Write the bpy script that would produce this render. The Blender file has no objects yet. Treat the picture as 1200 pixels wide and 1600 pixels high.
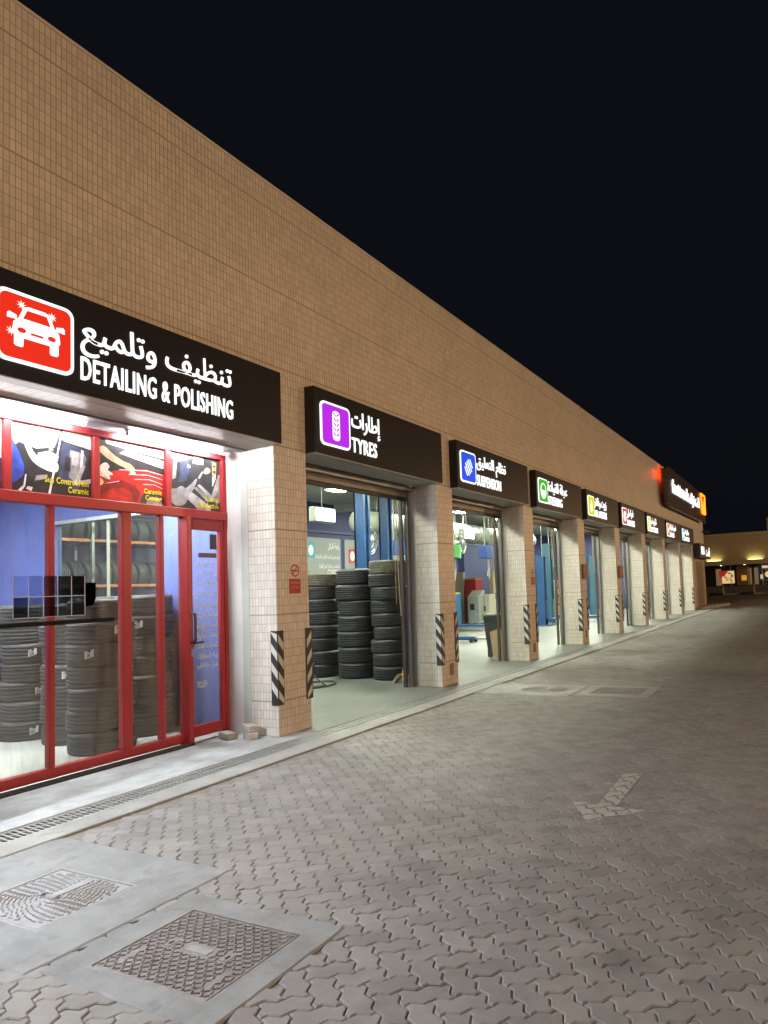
import bpy, math, random
import numpy as np
from mathutils import Vector, Matrix
random.seed(7); rng = np.random.default_rng(7)
sc = bpy.context.scene
COL = sc.collection
R = math.radians

# ------------------------------------------------------------------ camera, world, exposure
CAM = Vector((-6.535, -5.62, 1.617))
def cam_axes(yaw, pit, roll):
    f = Vector((math.cos(yaw)*math.cos(pit), math.sin(yaw)*math.cos(pit), math.sin(pit)))
    r = Vector((math.sin(yaw), -math.cos(yaw), 0)); u = r.cross(f)
    c, s = math.cos(roll), math.sin(roll)
    return c*r + s*u, -s*r + c*u, f
cr, cu, cf = cam_axes(R(25.493), R(3.444), R(-2.288))
cd = bpy.data.cameras.new('camera'); cam = bpy.data.objects.new('camera', cd); COL.objects.link(cam)
M = Matrix((cr, cu, -cf)).transposed().to_4x4(); M.translation = CAM; cam.matrix_world = M
cd.sensor_width = 36; cd.lens = 1050.03/1600*36
cd.shift_x = (600-765.5)/1600; cd.shift_y = (854.8-800)/1600
cd.clip_start = 0.05; cd.clip_end = 600
sc.camera = cam

w = bpy.data.worlds.new('World'); sc.world = w; w.use_nodes = True
nt = w.node_tree; bg = nt.nodes['Background']
sky = nt.nodes.new('ShaderNodeTexSky'); sky.sky_type = 'NISHITA'; sky.sun_disc = False
sky.sun_elevation = R(-4); sky.sun_rotation = R(200); sky.air_density = 1.0; sky.dust_density = 2.0
mixn = nt.nodes.new('ShaderNodeMix'); mixn.data_type = 'RGBA'; mixn.inputs[0].default_value = 0.7
nt.links.new(sky.outputs[0], mixn.inputs[6]); mixn.inputs[7].default_value = (0.046, 0.058, 0.085, 1)
nt.links.new(mixn.outputs[2], bg.inputs[0]); bg.inputs[1].default_value = 0.1

vs = sc.view_settings; vs.view_transform = 'Standard'; vs.look = 'None'; vs.exposure = 0; vs.gamma = 1; vs.use_curve_mapping = False
sc.render.engine = 'CYCLES'
cy = sc.cycles; cy.use_denoising = True; cy.max_bounces = 6; cy.diffuse_bounces = 3; cy.glossy_bounces = 3
cy.transparent_max_bounces = 12; cy.transmission_bounces = 4; cy.sample_clamp_indirect = 4; cy.caustics_reflective = False; cy.caustics_refractive = False

# light strengths (one place)
L_STREET = 9000; L_HALL = 310; L_SHOP = 135; L_TUBE = 180; L_FLOOD = 1950; L_SIGN = 1.35

# ------------------------------------------------------------------ materials
MATS = {}
def mat(name, col, rough=0.6, metal=0.0, var=0.0, scale=8.0, bump=0.0, bscale=60.0, emit=None, estr=0.0, spec=0.5, island=0.0, dirt=None, dscale=1.5, damt=0.5, stain=0.0, sscale=.4):
    if name in MATS: return MATS[name]
    m = bpy.data.materials.new(name); m.use_nodes = True; n = m.node_tree.nodes; l = m.node_tree.links
    b = n['Principled BSDF']; b.inputs['Base Color'].default_value = (*col, 1); b.inputs['Roughness'].default_value = rough
    b.inputs['Metallic'].default_value = metal; b.inputs['Specular IOR Level'].default_value = spec
    geo = n.new('ShaderNodeNewGeometry')
    last = None
    def mult(prev, facsock, lo, hi):
        mr = n.new('ShaderNodeMapRange'); l.new(facsock, mr.inputs[0]); mr.inputs[3].default_value = lo; mr.inputs[4].default_value = hi
        mx = n.new('ShaderNodeMix'); mx.data_type = 'RGBA'; mx.blend_type = 'MULTIPLY'; mx.inputs[0].default_value = 1
        if prev is None: mx.inputs[6].default_value = (*col, 1)
        else: l.new(prev, mx.inputs[6])
        l.new(mr.outputs[0], mx.inputs[7]); return mx.outputs[2]
    if var > 0:
        t = n.new('ShaderNodeTexNoise'); t.inputs['Scale'].default_value = scale; t.inputs['Detail'].default_value = 6; t.inputs['Roughness'].default_value = .65
        l.new(geo.outputs['Position'], t.inputs['Vector'])
        mr = n.new('ShaderNodeMapRange'); l.new(t.outputs[0], mr.inputs[0]); mr.inputs[1].default_value = .3; mr.inputs[2].default_value = .7
        last = mult(last, mr.outputs[0], 1-var, 1+var)
    if island > 0:
        oi = n.new('ShaderNodeObjectInfo'); ad = n.new('ShaderNodeMath'); ad.operation = 'ADD'; l.new(oi.outputs['Random'], ad.inputs[0]); l.new(geo.outputs['Random Per Island'], ad.inputs[1])
        fr = n.new('ShaderNodeMath'); fr.operation = 'FRACT'; l.new(ad.outputs[0], fr.inputs[0])
        last = mult(last, fr.outputs[0], 1-island, 1+island)
    if dirt is not None:
        t = n.new('ShaderNodeTexNoise'); t.inputs['Scale'].default_value = dscale; t.inputs['Detail'].default_value = 8; t.inputs['Roughness'].default_value = .7
        l.new(geo.outputs['Position'], t.inputs['Vector'])
        mr = n.new('ShaderNodeMapRange'); l.new(t.outputs[0], mr.inputs[0]); mr.inputs[1].default_value = .48; mr.inputs[2].default_value = .72; mr.inputs[4].default_value = damt
        mx = n.new('ShaderNodeMix'); mx.data_type = 'RGBA'; l.new(mr.outputs[0], mx.inputs[0])
        if last is None: mx.inputs[6].default_value = (*col, 1)
        else: l.new(last, mx.inputs[6])
        mx.inputs[7].default_value = (*dirt, 1); last = mx.outputs[2]
    if stain > 0:
        for sc_, lo_, hi_ in ((sscale,.50,.72),(sscale*4.3,.60,.70)):
            t = n.new('ShaderNodeTexNoise'); t.inputs['Scale'].default_value = sc_; t.inputs['Detail'].default_value = 7; t.inputs['Distortion'].default_value = .6; l.new(geo.outputs['Position'], t.inputs['Vector'])
            mr = n.new('ShaderNodeMapRange'); l.new(t.outputs[0], mr.inputs[0]); mr.inputs[1].default_value = lo_; mr.inputs[2].default_value = hi_
            last = mult(last, mr.outputs[0], 1, 1-stain)
    if last is not None: l.new(last, b.inputs['Base Color'])
    if bump > 0:
        t = n.new('ShaderNodeTexNoise'); t.inputs['Scale'].default_value = bscale; t.inputs['Detail'].default_value = 5
        l.new(geo.outputs['Position'], t.inputs['Vector'])
        bp = n.new('ShaderNodeBump'); bp.inputs['Strength'].default_value = bump; bp.inputs['Distance'].default_value = .01
        l.new(t.outputs[0], bp.inputs['Height']); l.new(bp.outputs[0], b.inputs['Normal'])
    if emit is not None:
        b.inputs['Emission Color'].default_value = (*emit, 1); b.inputs['Emission Strength'].default_value = estr
    MATS[name] = m; return m
def glass(name, tint=(.9, .95, .92), refl=1.0, haze=0.0):
    if name in MATS: return MATS[name]
    m = bpy.data.materials.new(name); m.use_nodes = True; n = m.node_tree.nodes; l = m.node_tree.links; n.clear()
    out = n.new('ShaderNodeOutputMaterial'); tr = n.new('ShaderNodeBsdfTransparent'); tr.inputs[0].default_value = (*tint, 1)
    gl = n.new('ShaderNodeBsdfGlossy'); gl.inputs['Roughness'].default_value = .02; gl.inputs[0].default_value = (refl, refl, refl, 1)
    gg = n.new('ShaderNodeNewGeometry'); dp_ = n.new('ShaderNodeVectorMath'); dp_.operation = 'DOT_PRODUCT'; l.new(gg.outputs['Incoming'], dp_.inputs[0]); l.new(gg.outputs['Normal'], dp_.inputs[1])
    def mth(op, a, b=None):
        q = n.new('ShaderNodeMath'); q.operation = op
        for k_, v_ in enumerate((a, b)):
            if v_ is None: continue
            if isinstance(v_, (int, float)): q.inputs[k_].default_value = v_
            else: l.new(v_, q.inputs[k_])
        return q
    ab = mth('ABSOLUTE', dp_.outputs['Value']); om = mth('SUBTRACT', 1.0, ab.outputs[0]); pw5 = mth('POWER', om.outputs[0], 5.0); ml = mth('MULTIPLY', pw5.outputs[0], .96); fr = mth('ADD', ml.outputs[0], .04)
    mx = n.new('ShaderNodeMixShader'); l.new(fr.outputs[0], mx.inputs[0]); l.new(tr.outputs[0], mx.inputs[1]); l.new(gl.outputs[0], mx.inputs[2])
    last = mx.outputs[0]
    if haze > 0:      # a film of dust on the pane
        df = n.new('ShaderNodeBsdfDiffuse'); df.inputs[0].default_value = (.7, .72, .68, 1)
        g = n.new('ShaderNodeNewGeometry'); mp = n.new('ShaderNodeMapping'); mp.inputs['Scale'].default_value = (6, 6, .9); l.new(g.outputs['Position'], mp.inputs[0])
        t = n.new('ShaderNodeTexNoise'); t.inputs['Scale'].default_value = 2.2; t.inputs['Detail'].default_value = 8; t.inputs['Roughness'].default_value = .7; l.new(mp.outputs[0], t.inputs['Vector'])
        mr = n.new('ShaderNodeMapRange'); l.new(t.outputs[0], mr.inputs[0]); mr.inputs[1].default_value = .35; mr.inputs[2].default_value = .75; mr.inputs[4].default_value = haze
        m2 = n.new('ShaderNodeMixShader'); l.new(mr.outputs[0], m2.inputs[0]); l.new(last, m2.inputs[1]); l.new(df.outputs[0], m2.inputs[2]); last = m2.outputs[0]
    l.new(last, out.inputs[0]); MATS[name] = m; return m
def emis(name, col, s):
    return mat(name, (.02, .02, .02), .5, emit=col, estr=s, spec=.2)

TILE = mat('cream_wall_tile', (.62, .575, .52), .38, var=.08, scale=.9, island=.09, stain=.06, sscale=.35)
MORTAR = mat('tile_joint_mortar', (.36, .315, .265), .9, var=.15, scale=20)
CONC = mat('smooth_concrete', (.36, .37, .37), .75, var=.20, scale=3.5, bump=.3, bscale=90, dirt=(.24, .23, .21), dscale=2.2, damt=.75, stain=.18, sscale=1.3)
SLABC = mat('slab_concrete', (.235, .238, .238), .8, var=.2, scale=3.5, bump=.3, bscale=90, dirt=(.17, .165, .15), dscale=2.6, damt=.8, stain=.2, sscale=1.6)
KERB = mat('kerb_concrete', (.31, .31, .295), .8, var=.2, scale=6, bump=.3, bscale=80, dirt=(.22, .20, .18), dscale=3, damt=.7, stain=.2, sscale=1.5)
SHOPF = mat('shop_floor_tile', (.50, .50, .44), .35, var=.08, scale=1.6)
FLOOR = mat('workshop_floor_paint', (.145, .152, .14), .42, var=.2, scale=1.6, bump=.05, bscale=30, dirt=(.09, .095, .083), dscale=.8, damt=.7, stain=.25, sscale=.9)
PAVER = mat('grey_paver', (.225, .213, .20), .72, var=.16, scale=5, island=.13, bump=.35, bscale=160, dirt=(.28, .26, .235), dscale=.9, damt=.5, stain=.22, sscale=.45)
SAND = mat('joint_sand', (.20, .18, .155), .95, var=.25, scale=30, bump=.4, bscale=200)
ASPH = mat('far_paving', (.13, .12, .105), .8, var=.2, scale=.5, bump=.4, bscale=60)
IRON = mat('cast_iron_cover', (.225, .212, .205), .6, .0, var=.2, scale=14, bump=.3, bscale=120, dirt=(.20, .175, .155), dscale=6, damt=.5)
IRONG = mat('grey_cast_cover', (.275, .275, .28), .6, .0, var=.15, scale=14, bump=.2, bscale=120, dirt=(.25, .24, .22), dscale=5, damt=.5)
GALV = mat('drain_grate_metal', (.36, .36, .34), .5, .5, var=.15, scale=10)
DARK = mat('void_shade_black', (.015, .014, .013), .9)  # near-black colour stands in for shade in the drain, frame gaps and keyholes
RED = mat('red_aluminium', (.36, .028, .032), .35, var=.06, scale=2)
WHITEP = mat('white_plaster', (.74, .73, .73), .7, var=.05, scale=3, bump=.1, bscale=20)
GREYP = mat('grey_jamb_paint', (.50, .52, .50), .55, var=.08, scale=3)
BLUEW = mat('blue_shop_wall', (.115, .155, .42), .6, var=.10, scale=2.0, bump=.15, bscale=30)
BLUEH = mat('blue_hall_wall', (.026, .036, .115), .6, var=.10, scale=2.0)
CEIL = mat('pale_ceiling', (.45, .45, .38), .8, var=.05, scale=2)
SHUT = mat('roller_shutter_steel', (.20, .20, .19), .45, .6, var=.1, scale=4)
RAIL = mat('guide_rail_steel', (.26, .25, .23), .4, .7)
SIGNB = mat('dark_sign_panel', (.019, .019, .024), .4, var=.08, scale=3, spec=.15)
SIGNE = mat('sign_edge_black', (.012, .012, .013), .45)
RUBBER = mat('tyre_rubber', (.021, .021, .0215), .58, var=.2, scale=6, island=.35, bump=.25, bscale=160, dirt=(.05, .048, .045), dscale=5, damt=.6)
RUBPALE = mat('hazed_tyre_rubber', (.05, .051, .052), .6, var=.15, scale=6, island=.25, bump=.2, bscale=160)  # same rubber coloured paler, haze of the shop glass painted in
RUBDUST = mat('dusty_tyre_rubber', (.10, .09, .065), .8, var=.3, scale=12, bump=.4, bscale=160, dirt=(.20, .18, .12), dscale=6, damt=.8)
GUARDK = mat('guard_black_rubber', (.022, .021, .022), .55)
GUARDW = mat('guard_white_stripe', (.55, .53, .48), .6)
LIFTB = mat('blue_lift_paint', (.016, .06, .16), .35, var=.1, scale=4)
TEAL = mat('teal_lift_paint', (.035, .11, .16), .35, var=.1, scale=4)
PALEG = mat('pale_green_paint', (.26, .29, .24), .45)
BLACKP = mat('black_plastic', (.015, .015, .016), .4)
BINP = mat('grey_bin_plastic', (.05, .055, .058), .45, var=.1, scale=5)
CARD = mat('brown_cardboard', (.30, .21, .12), .85, var=.1, scale=8)
MOPM = mat('mop_strands', (.33, .29, .21), .95, var=.3, scale=40)
PRICK = mat('loose_paver', (.36, .33, .29), .85, var=.25, scale=14, bump=.5, bscale=120, dirt=(.50, .46, .40), dscale=10, damt=.6)
STICK = mat('white_tyre_label', (.78, .78, .74), .5)
INK = mat('black_print', (.03, .03, .03), .6)
STEEL = mat('bare_steel', (.45, .45, .44), .35, .8)
G_SHOP = glass('shop_glass', (.94, .965, .955), 1, .14)
G_PART = glass('partition_glass', (.86, .93, .87), 1, .04)

# ------------------------------------------------------------------ object helpers
def tag(o, label=None, cat=None, group=None, kind=None):
    if label: o['label'] = label
    if cat: o['category'] = cat
    if group: o['group'] = group
    if kind: o['kind'] = kind
    return o
def world_loc(o):
    v = Vector((0, 0, 0))
    while o is not None: v = v + o.location; o = o.parent
    return v
def thing(name, label, cat, loc=(0, 0, 0), group=None):
    o = bpy.data.objects.new(name, None); o.empty_display_size = .1; COL.objects.link(o); o.location = loc
    return tag(o, label, cat, group)
def link(name, me, parent=None):
    o = bpy.data.objects.new(name, me); COL.objects.link(o)
    if parent is not None: o.parent = parent
    return o
def copy_tree(o, parent=None):
    c = o.copy(); COL.objects.link(c); c.parent = parent
    for ch in list(o.children): copy_tree(ch, c)
    return c
class MB:
    def __init__(s): s.v = []; s.f = []; s.m = []
    def add(s, vs, fs, m=0):
        k = len(s.v); s.v += [tuple(p) for p in vs]; s.f += [tuple(i+k for i in f) for f in fs]; s.m += [m]*len(fs); return s
    def box(s, x0, x1, y0, y1, z0, z1, m=0):
        return s.add([(x0,y0,z0),(x1,y0,z0),(x1,y1,z0),(x0,y1,z0),(x0,y0,z1),(x1,y0,z1),(x1,y1,z1),(x0,y1,z1)],
                     [(3,2,1,0),(4,5,6,7),(0,1,5,4),(1,2,6,5),(2,3,7,6),(3,0,4,7)], m)
    def bbox(s, x0, x1, y0, y1, z0, z1, b=.01, m=0):      # box with chamfered long edges
        pts = [(x0+b,y0),(x1-b,y0),(x1,y0+b),(x1,y1-b),(x1-b,y1),(x0+b,y1),(x0,y1-b),(x0,y0+b)]
        pin = [(x0+2*b,y0+b),(x1-2*b,y0+b),(x1-b,y0+2*b),(x1-b,y1-2*b),(x1-2*b,y1-b),(x0+2*b,y1-b),(x0+b,y1-2*b),(x0+b,y0+2*b)]
        vs = [(x,y,z0) for x,y in pin]+[(x,y,z0+b) for x,y in pts]+[(x,y,z1-b) for x,y in pts]+[(x,y,z1) for x,y in pin]
        fs = [tuple(range(7,-1,-1)), tuple(range(24,32))]
        for k in range(3):
            for i in range(8): fs.append((8*k+i, 8*k+(i+1)%8, 8*k+8+(i+1)%8, 8*k+8+i))
        return s.add(vs, fs, m)
    def cyl(s, p0, p1, r0, r1=None, seg=12, m=0):
        p0 = Vector(p0); p1 = Vector(p1); r1 = r0 if r1 is None else r1; d = (p1-p0).normalized()
        a = d.orthogonal().normalized(); b = d.cross(a)
        vs = []
        for p, r in ((p0,r0),(p1,r1)):
            for i in range(seg): t = 2*math.pi*i/seg; vs.append(p + a*(r*math.cos(t)) + b*(r*math.sin(t)))
        fs = [(i,(i+1)%seg,seg+(i+1)%seg,seg+i) for i in range(seg)]+[tuple(range(seg-1,-1,-1)),tuple(range(seg,2*seg))]
        return s.add(vs, fs, m)
    def tube(s, pts, r, seg=6, m=0):
        for a, b in zip(pts, pts[1:]): s.cyl(a, b, r, r, seg, m)
        return s
    def prism_xz(s, pts, y0, y1, m=0):        # polygon in XZ extruded along Y
        n = len(pts); vs = [(x,y0,z) for x,z in pts]+[(x,y1,z) for x,z in pts]
        fs = [tuple(range(n)), tuple(range(2*n-1,n-1,-1))]+[(i,n+i,n+(i+1)%n,(i+1)%n) for i in range(n)]
        return s.add(vs, fs, m)
    def prism_yz(s, pts, x0, x1, m=0):
        n = len(pts); vs = [(x0,y,z) for y,z in pts]+[(x1,y,z) for y,z in pts]
        fs = [tuple(range(n-1,-1,-1)), tuple(range(n,2*n))]+[((i+1)%n,n+(i+1)%n,n+i,i) for i in range(n)]
        return s.add(vs, fs, m)
    def prism_xy(s, pts, z0, z1, m=0):
        n = len(pts); vs = [(x,y,z0) for x,y in pts]+[(x,y,z1) for x,y in pts]
        fs = [tuple(range(n-1,-1,-1)), tuple(range(n,2*n))]+[(i,(i+1)%n,n+(i+1)%n,n+i) for i in range(n)]
        return s.add(vs, fs, m)
    def mesh(s, name, mats, off=(0,0,0), smooth=False):
        me = bpy.data.meshes.new(name)
        me.from_pydata([(x-off[0],y-off[1],z-off[2]) for x,y,z in s.v], [], s.f)
        for mm in (mats if isinstance(mats,(list,tuple)) else [mats]): me.materials.append(mm)
        if any(s.m): me.polygons.foreach_set('material_index', s.m)
        if smooth: me.polygons.foreach_set('use_smooth', [True]*len(s.f))
        me.update(); return me
    def build(s, name, mats, parent=None, smooth=False):   # vertices are in world space
        off = world_loc(parent) if parent is not None else (0,0,0)
        return link(name, s.mesh(name, mats, off, smooth), parent)
def Bx(name, mats, parent, *a): return MB().box(*a).build(name, mats, parent)
def rrect(x0, x1, z0, z1, r, n=5):
    pts = []
    for cx_, cz_, a0 in ((x1-r,z0+r,-90),(x1-r,z1-r,0),(x0+r,z1-r,90),(x0+r,z0+r,180)):
        for i in range(n+1): t = R(a0+90*i/n); pts.append((cx_+r*math.cos(t), cz_+r*math.sin(t)))
    return pts
def fast_mesh(name, V, F, mat_):              # numpy quads
    me = bpy.data.meshes.new(name); me.vertices.add(len(V)); me.vertices.foreach_set('co', V.astype(np.float32).ravel())
    nf = len(F); k = F.shape[1]; me.loops.add(nf*k); me.polygons.add(nf)
    me.loops.foreach_set('vertex_index', F.astype(np.int32).ravel()); me.polygons.foreach_set('loop_start', np.arange(0,nf*k,k,dtype=np.int32)); me.polygons.foreach_set('loop_total', np.full(nf,k,dtype=np.int32))
    me.polygons.foreach_set('use_smooth', np.zeros(nf, dtype=bool)); me.materials.append(mat_); me.update(calc_edges=True); return me

# text -----------------------------------------------------------------------------
AR = {}
_c = 0xFE80
for ch, n in zip('ءآأؤإئابةتثجحخدذرزسشصضطظعغفقكلمنهوىي', (1,2,2,2,2,4,2,4,2,4,4,4,4,4,2,2,2,2,4,4,4,4,4,4,4,4,4,4,4,4,4,4,4,2,2,4)):
    AR[ch] = (_c, n); _c += n
def shape_ar(t):
    t = t.replace('لا', '\u0001'); out = []
    def joins_next(c): return (c in AR and AR[c][1] == 4)
    def joins_prev(c): return (c == '\u0001') or (c in AR and AR[c][1] >= 2)
    for i, c in enumerate(t):
        pv = i > 0 and joins_next(t[i-1]) and joins_prev(c)
        nx = i+1 < len(t) and joins_next(c) and joins_prev(t[i+1])
        if c == '\u0001': out.append(chr(0xFEFC if pv else 0xFEFB)); continue
        if c not in AR: out.append(c); continue
        b, n = AR[c]
        out.append(chr(b + (3 if pv and nx else 2 if nx else 1 if pv else 0)))
    return ''.join(reversed(out))
def text_mesh(body, bold=0.0, depth=0.0, align='LEFT', sp=1.0):
    c = bpy.data.curves.new('t', 'FONT'); c.body = body; c.offset = bold; c.extrude = depth; c.resolution_u = 3; c.align_x = align; c.space_line = .95; c.space_character = sp
    o = bpy.data.objects.new('t', c); COL.objects.link(o)
    dg = bpy.context.evaluated_depsgraph_get(); dg.update()
    me = bpy.data.meshes.new_from_object(o.evaluated_get(dg)); bpy.data.objects.remove(o); bpy.data.curves.remove(c); return me
def text_obj(name, body, x0, x1, z0, z1, y, m, parent, bold=0.0, depth=.01, arabic=False, align='LEFT', plane='Y', keep=False):
    if arabic: body = '\n'.join(shape_ar(b) for b in body.split('\n'))
    me = text_mesh(body, bold, 1.0 if depth else 0, align, 1.0 if arabic else 1.09); n = len(me.vertices)
    co = np.empty(n*3, np.float32); me.vertices.foreach_get('co', co); co = co.reshape(-1,3)
    lo = co.min(0); hi = co.max(0); sx = (x1-x0)/(hi[0]-lo[0]); sz = (z1-z0)/(hi[1]-lo[1])
    if keep: sx = min(sx, sz)
    X = x0+(co[:,0]-lo[0])*sx; Z = z0+(co[:,1]-lo[1])*sz; D = y-co[:,2]*depth*.5
    P = np.stack([X,D,Z],1) if plane == 'Y' else np.stack([X,Z,y+co[:,2]*depth*.5],1)
    P -= np.array(world_loc(parent)) if parent is not None else 0
    me.vertices.foreach_set('co', P.astype(np.float32).ravel()); me.materials.clear(); me.materials.append(m); me.update()
    me.name = name
    return link(name, me, parent)

# ------------------------------------------------------------------ layout constants
P_, W_, Q_ = 3.78, .557, .416            # bay pitch, pillar width, pillar depth
HR = 6.575                               # roof height
NP = 10                                  # pillars: n = -1 .. 8
XE = 34.4
FASC0 = -6.0
GRV = [3.4, 4.348, 5.288, 6.271]
bays = ['detailing', 'tyres', 'suspension', 'steering', 'oil', 'brakes', 'air conditioning', 'inspection', 'battery']

# ------------------------------------------------------------------ ground
def sheet(name, x0, x1, y0, y1, z, m, kind='structure', th=.02):
    o = MB().box(x0,x1,y0,y1,z-th,z).build(name, m); tag(o, kind=kind); return o
g = sheet('ground', -150, 400, -200, 250, -.06, ASPH)
# paving: real interlocking pavers in a herringbone bond
pave = sheet('pavement', -9, 46, -9.5, -.80, -.0105, SAND, th=.04)
A_, ST = .096, 1.175
AMP = .115
prof = [(.28, AMP), (.72, -AMP)]
def cell_edge(a, b):
    (x0,y0),(x1,y1) = a, b; pts = [a]; rev = (x1 < x0 or y1 < y0)
    lo = b if rev else a; hor = y0 == y1
    pr = [(lo[0]+t, lo[1]+s) if hor else (lo[0]-s, lo[1]+t) for t, s in prof]
    return pts + (pr[::-1] if rev else pr)
def outline(vert):
    c = [(0,0),(1,0),(2,0),(2,1),(1,1),(0,1)] if not vert else [(0,0),(1,0),(1,1),(1,2),(0,2),(0,1)]
    o = []
    for i in range(6): o += cell_edge(c[i], c[(i+1) % 6])
    return np.array(o, float)
S2 = math.sqrt(.5)
def lat(p): p = np.asarray(p, float)*A_; return np.stack([(p[...,0]-p[...,1])*S2, (p[...,0]+p[...,1])*S2*ST], -1)
def inset(poly, d):
    c = poly.mean(0); nxt = np.roll(poly,-1,0); prv = np.roll(poly,1,0)
    def nrm(e): n_ = np.stack([e[:,1],-e[:,0]],-1); return n_/np.linalg.norm(n_,axis=1,keepdims=True)
    n1 = nrm(nxt-poly); n2 = nrm(poly-prv); b = n1+n2; b /= (b*n1).sum(1,keepdims=True)*1.0
    return poly - b*d
PAV = []
for vert in (False, True):
    o = lat(outline(vert)); ctr = o.mean(0)
    o = o-ctr
    PAV.append((inset(o,.0084), inset(o,.0018), inset(o,.0009), ctr))
NV = len(PAV[0][0])
def pav_geom(v):
    a, b, c, _ = PAV[v]
    V = np.concatenate([np.c_[a,np.zeros(NV)], np.c_[b,np.full(NV,-.0052)], np.c_[c,np.full(NV,-.026)]])
    return V
slabs = [(-4.70,-3.53,-2.40,-.80), (-4.66,-3.83,-3.48,-2.43), (2.80,3.80,-2.32,-.80), (2.90,3.86,-3.46,-2.36)]
def in_slab(x, y, g_=.0): return any(a+g_ < x < b-g_ and c+g_ < y < d-g_ for a,b,c,d in slabs)
cells = []
NN = 480
for i in range(-NN, NN):
    for j in range(-NN, NN):
        k = (i-j) % 4
        if k == 0: v = 0
        elif k == 3: v = 1
        else: continue
        q = (i*A_-j*A_)*S2, (i*A_+j*A_)*S2*ST
        x = q[0]+PAV[v][3][0]+6; y = q[1]+PAV[v][3][1]-4
        if -8.6 < x < 42 and -9.2 < y < -.86 and not in_slab(x, y, .05): cells.append((v, x, y))
cells.sort(key=lambda c: (c[1]-CAM.x)**2+(c[2]-CAM.y)**2)
def on_frame(x, y, z):
    d = Vector((x,y,z))-CAM; zc = d.dot(cf)
    if zc < .1: return False
    u_ = 765.5+1050*d.dot(cr)/zc; v_ = 854.8-1050*d.dot(cu)/zc
    return -40 < u_ < 1240 and -40 < v_ < 1640
single, rest = [], []
for c in cells:
    if len(single) < 300 and on_frame(c[1], c[2], 0): single.append(c)
    else: rest.append(c)
pmesh = []
for v in (0, 1):
    V = pav_geom(v); mb = MB(); fs = [tuple(range(NV))]
    for k in (0, NV):
        for i in range(NV): j = (i+1) % NV; fs.append((k+i, k+NV+i, k+NV+j, k+j))
    mb.add(V.tolist(), fs); pmesh.append(mb.mesh('paver', PAVER))
def jitter(): return random.gauss(0,.0012), R(random.gauss(0,.55)), R(random.gauss(0,.55)), R(random.gauss(0,.5))
for v, x, y in single:
    o = link('paver', pmesh[v], pave); dz, rx, ry, rz = jitter(); o.location = (x, y, dz); o.rotation_euler = (rx, ry, rz)
me = bpy.data.meshes.new('far_pavers')
allV, fl, ls, lt = [], [], [], []
nb = 0; start = 0
for v in (0, 1):
    cc = np.array([(x,y) for vv,x,y in rest if vv == v]); V0 = pav_geom(v); n = len(cc)
    tx = rng.normal(0,.009,n); ty = rng.normal(0,.009,n); dz = rng.normal(0,.0012,n)
    V = np.repeat(V0[None],n,0); V[:,:,2] += V0[None,:,0]*tx[:,None]+V0[None,:,1]*ty[:,None]+dz[:,None]; V[:,:,0] += cc[:,0:1]; V[:,:,1] += cc[:,1:2]
    allV.append(V.reshape(-1,3)); base = nb+np.arange(n)*(3*NV)
    top = (base[:,None]+np.arange(NV)[None]); fl.append(top.ravel()); lt.append(np.full(n,NV)); 
    i = np.arange(NV); j = (i+1) % NV
    for k in (0, NV):
        q = np.stack([k+i,k+NV+i,k+NV+j,k+j],1).ravel(); fl.append((base[:,None]+q[None]).ravel()); lt.append(np.full(n*NV,4))
    nb += n*3*NV
fl = np.concatenate(fl); lt = np.concatenate(lt); V = np.concatenate(allV)
me.vertices.add(len(V)); me.vertices.foreach_set('co', V.astype(np.float32).ravel()); me.loops.add(len(fl)); me.loops.foreach_set('vertex_index', fl.astype(np.int32))
me.polygons.add(len(lt)); me.polygons.foreach_set('loop_start', np.concatenate([[0],np.cumsum(lt)[:-1]]).astype(np.int32)); me.polygons.foreach_set('loop_total', lt.astype(np.int32))
me.polygons.foreach_set('use_smooth', np.zeros(len(lt), dtype=bool)); me.materials.append(PAVER); me.update(calc_edges=True)
tag(link('paver_field', me, pave), kind='stuff')

# painted arrow: pieces of worn paint on the paver tops
def clip(poly, a, b):
    out = []; n = len(poly)
    def side(p): return (b[0]-a[0])*(p[1]-a[1])-(b[1]-a[1])*(p[0]-a[0])
    for i in range(n):
        p, q = poly[i], poly[(i+1) % n]; sp, sq = side(p), side(q)
        if sp >= 0: out.append(p)
        if (sp >= 0) != (sq >= 0): t = sp/(sp-sq); out.append((p[0]+(q[0]-p[0])*t, p[1]+(q[1]-p[1])*t))
    return out
AX, AY = -.83, -4.15
arrow = [[(-1.68,-4.24),(-.79,-4.23),(-.87,-4.08),(-1.70,-4.10)], [(-2.08,-4.14),(-1.72,-4.46),(-1.68,-3.90)]]
arrow = [p if sum((p[i][0]*p[(i+1)%len(p)][1]-p[(i+1)%len(p)][0]*p[i][1]) for i in range(len(p))) > 0 else p[::-1] for p in arrow]
mb = MB()
for v, x, y in cells:
    if not (-2.4 < x < -.5 and -4.8 < y < -3.6): continue
    for part in arrow:
        poly = [(x+a, y+b) for a, b in PAV[v][0]]
        for i in range(len(part)):
            poly = clip(poly, part[i], part[(i+1) % len(part)])
            if len(poly) < 3: break
        if len(poly) >= 3: mb.add([(a,b,.0035) for a,b in poly], [tuple(range(len(poly)))])
PAINT = mat('worn_white_paint', (.42, .395, .36), .7, var=.25, scale=18, dirt=(.29,.27,.25), dscale=9, damt=.95)
o = mb.build('road_arrow', PAINT); tag(o, 'worn white arrow painted on the grey pavers', 'road marking')

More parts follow.
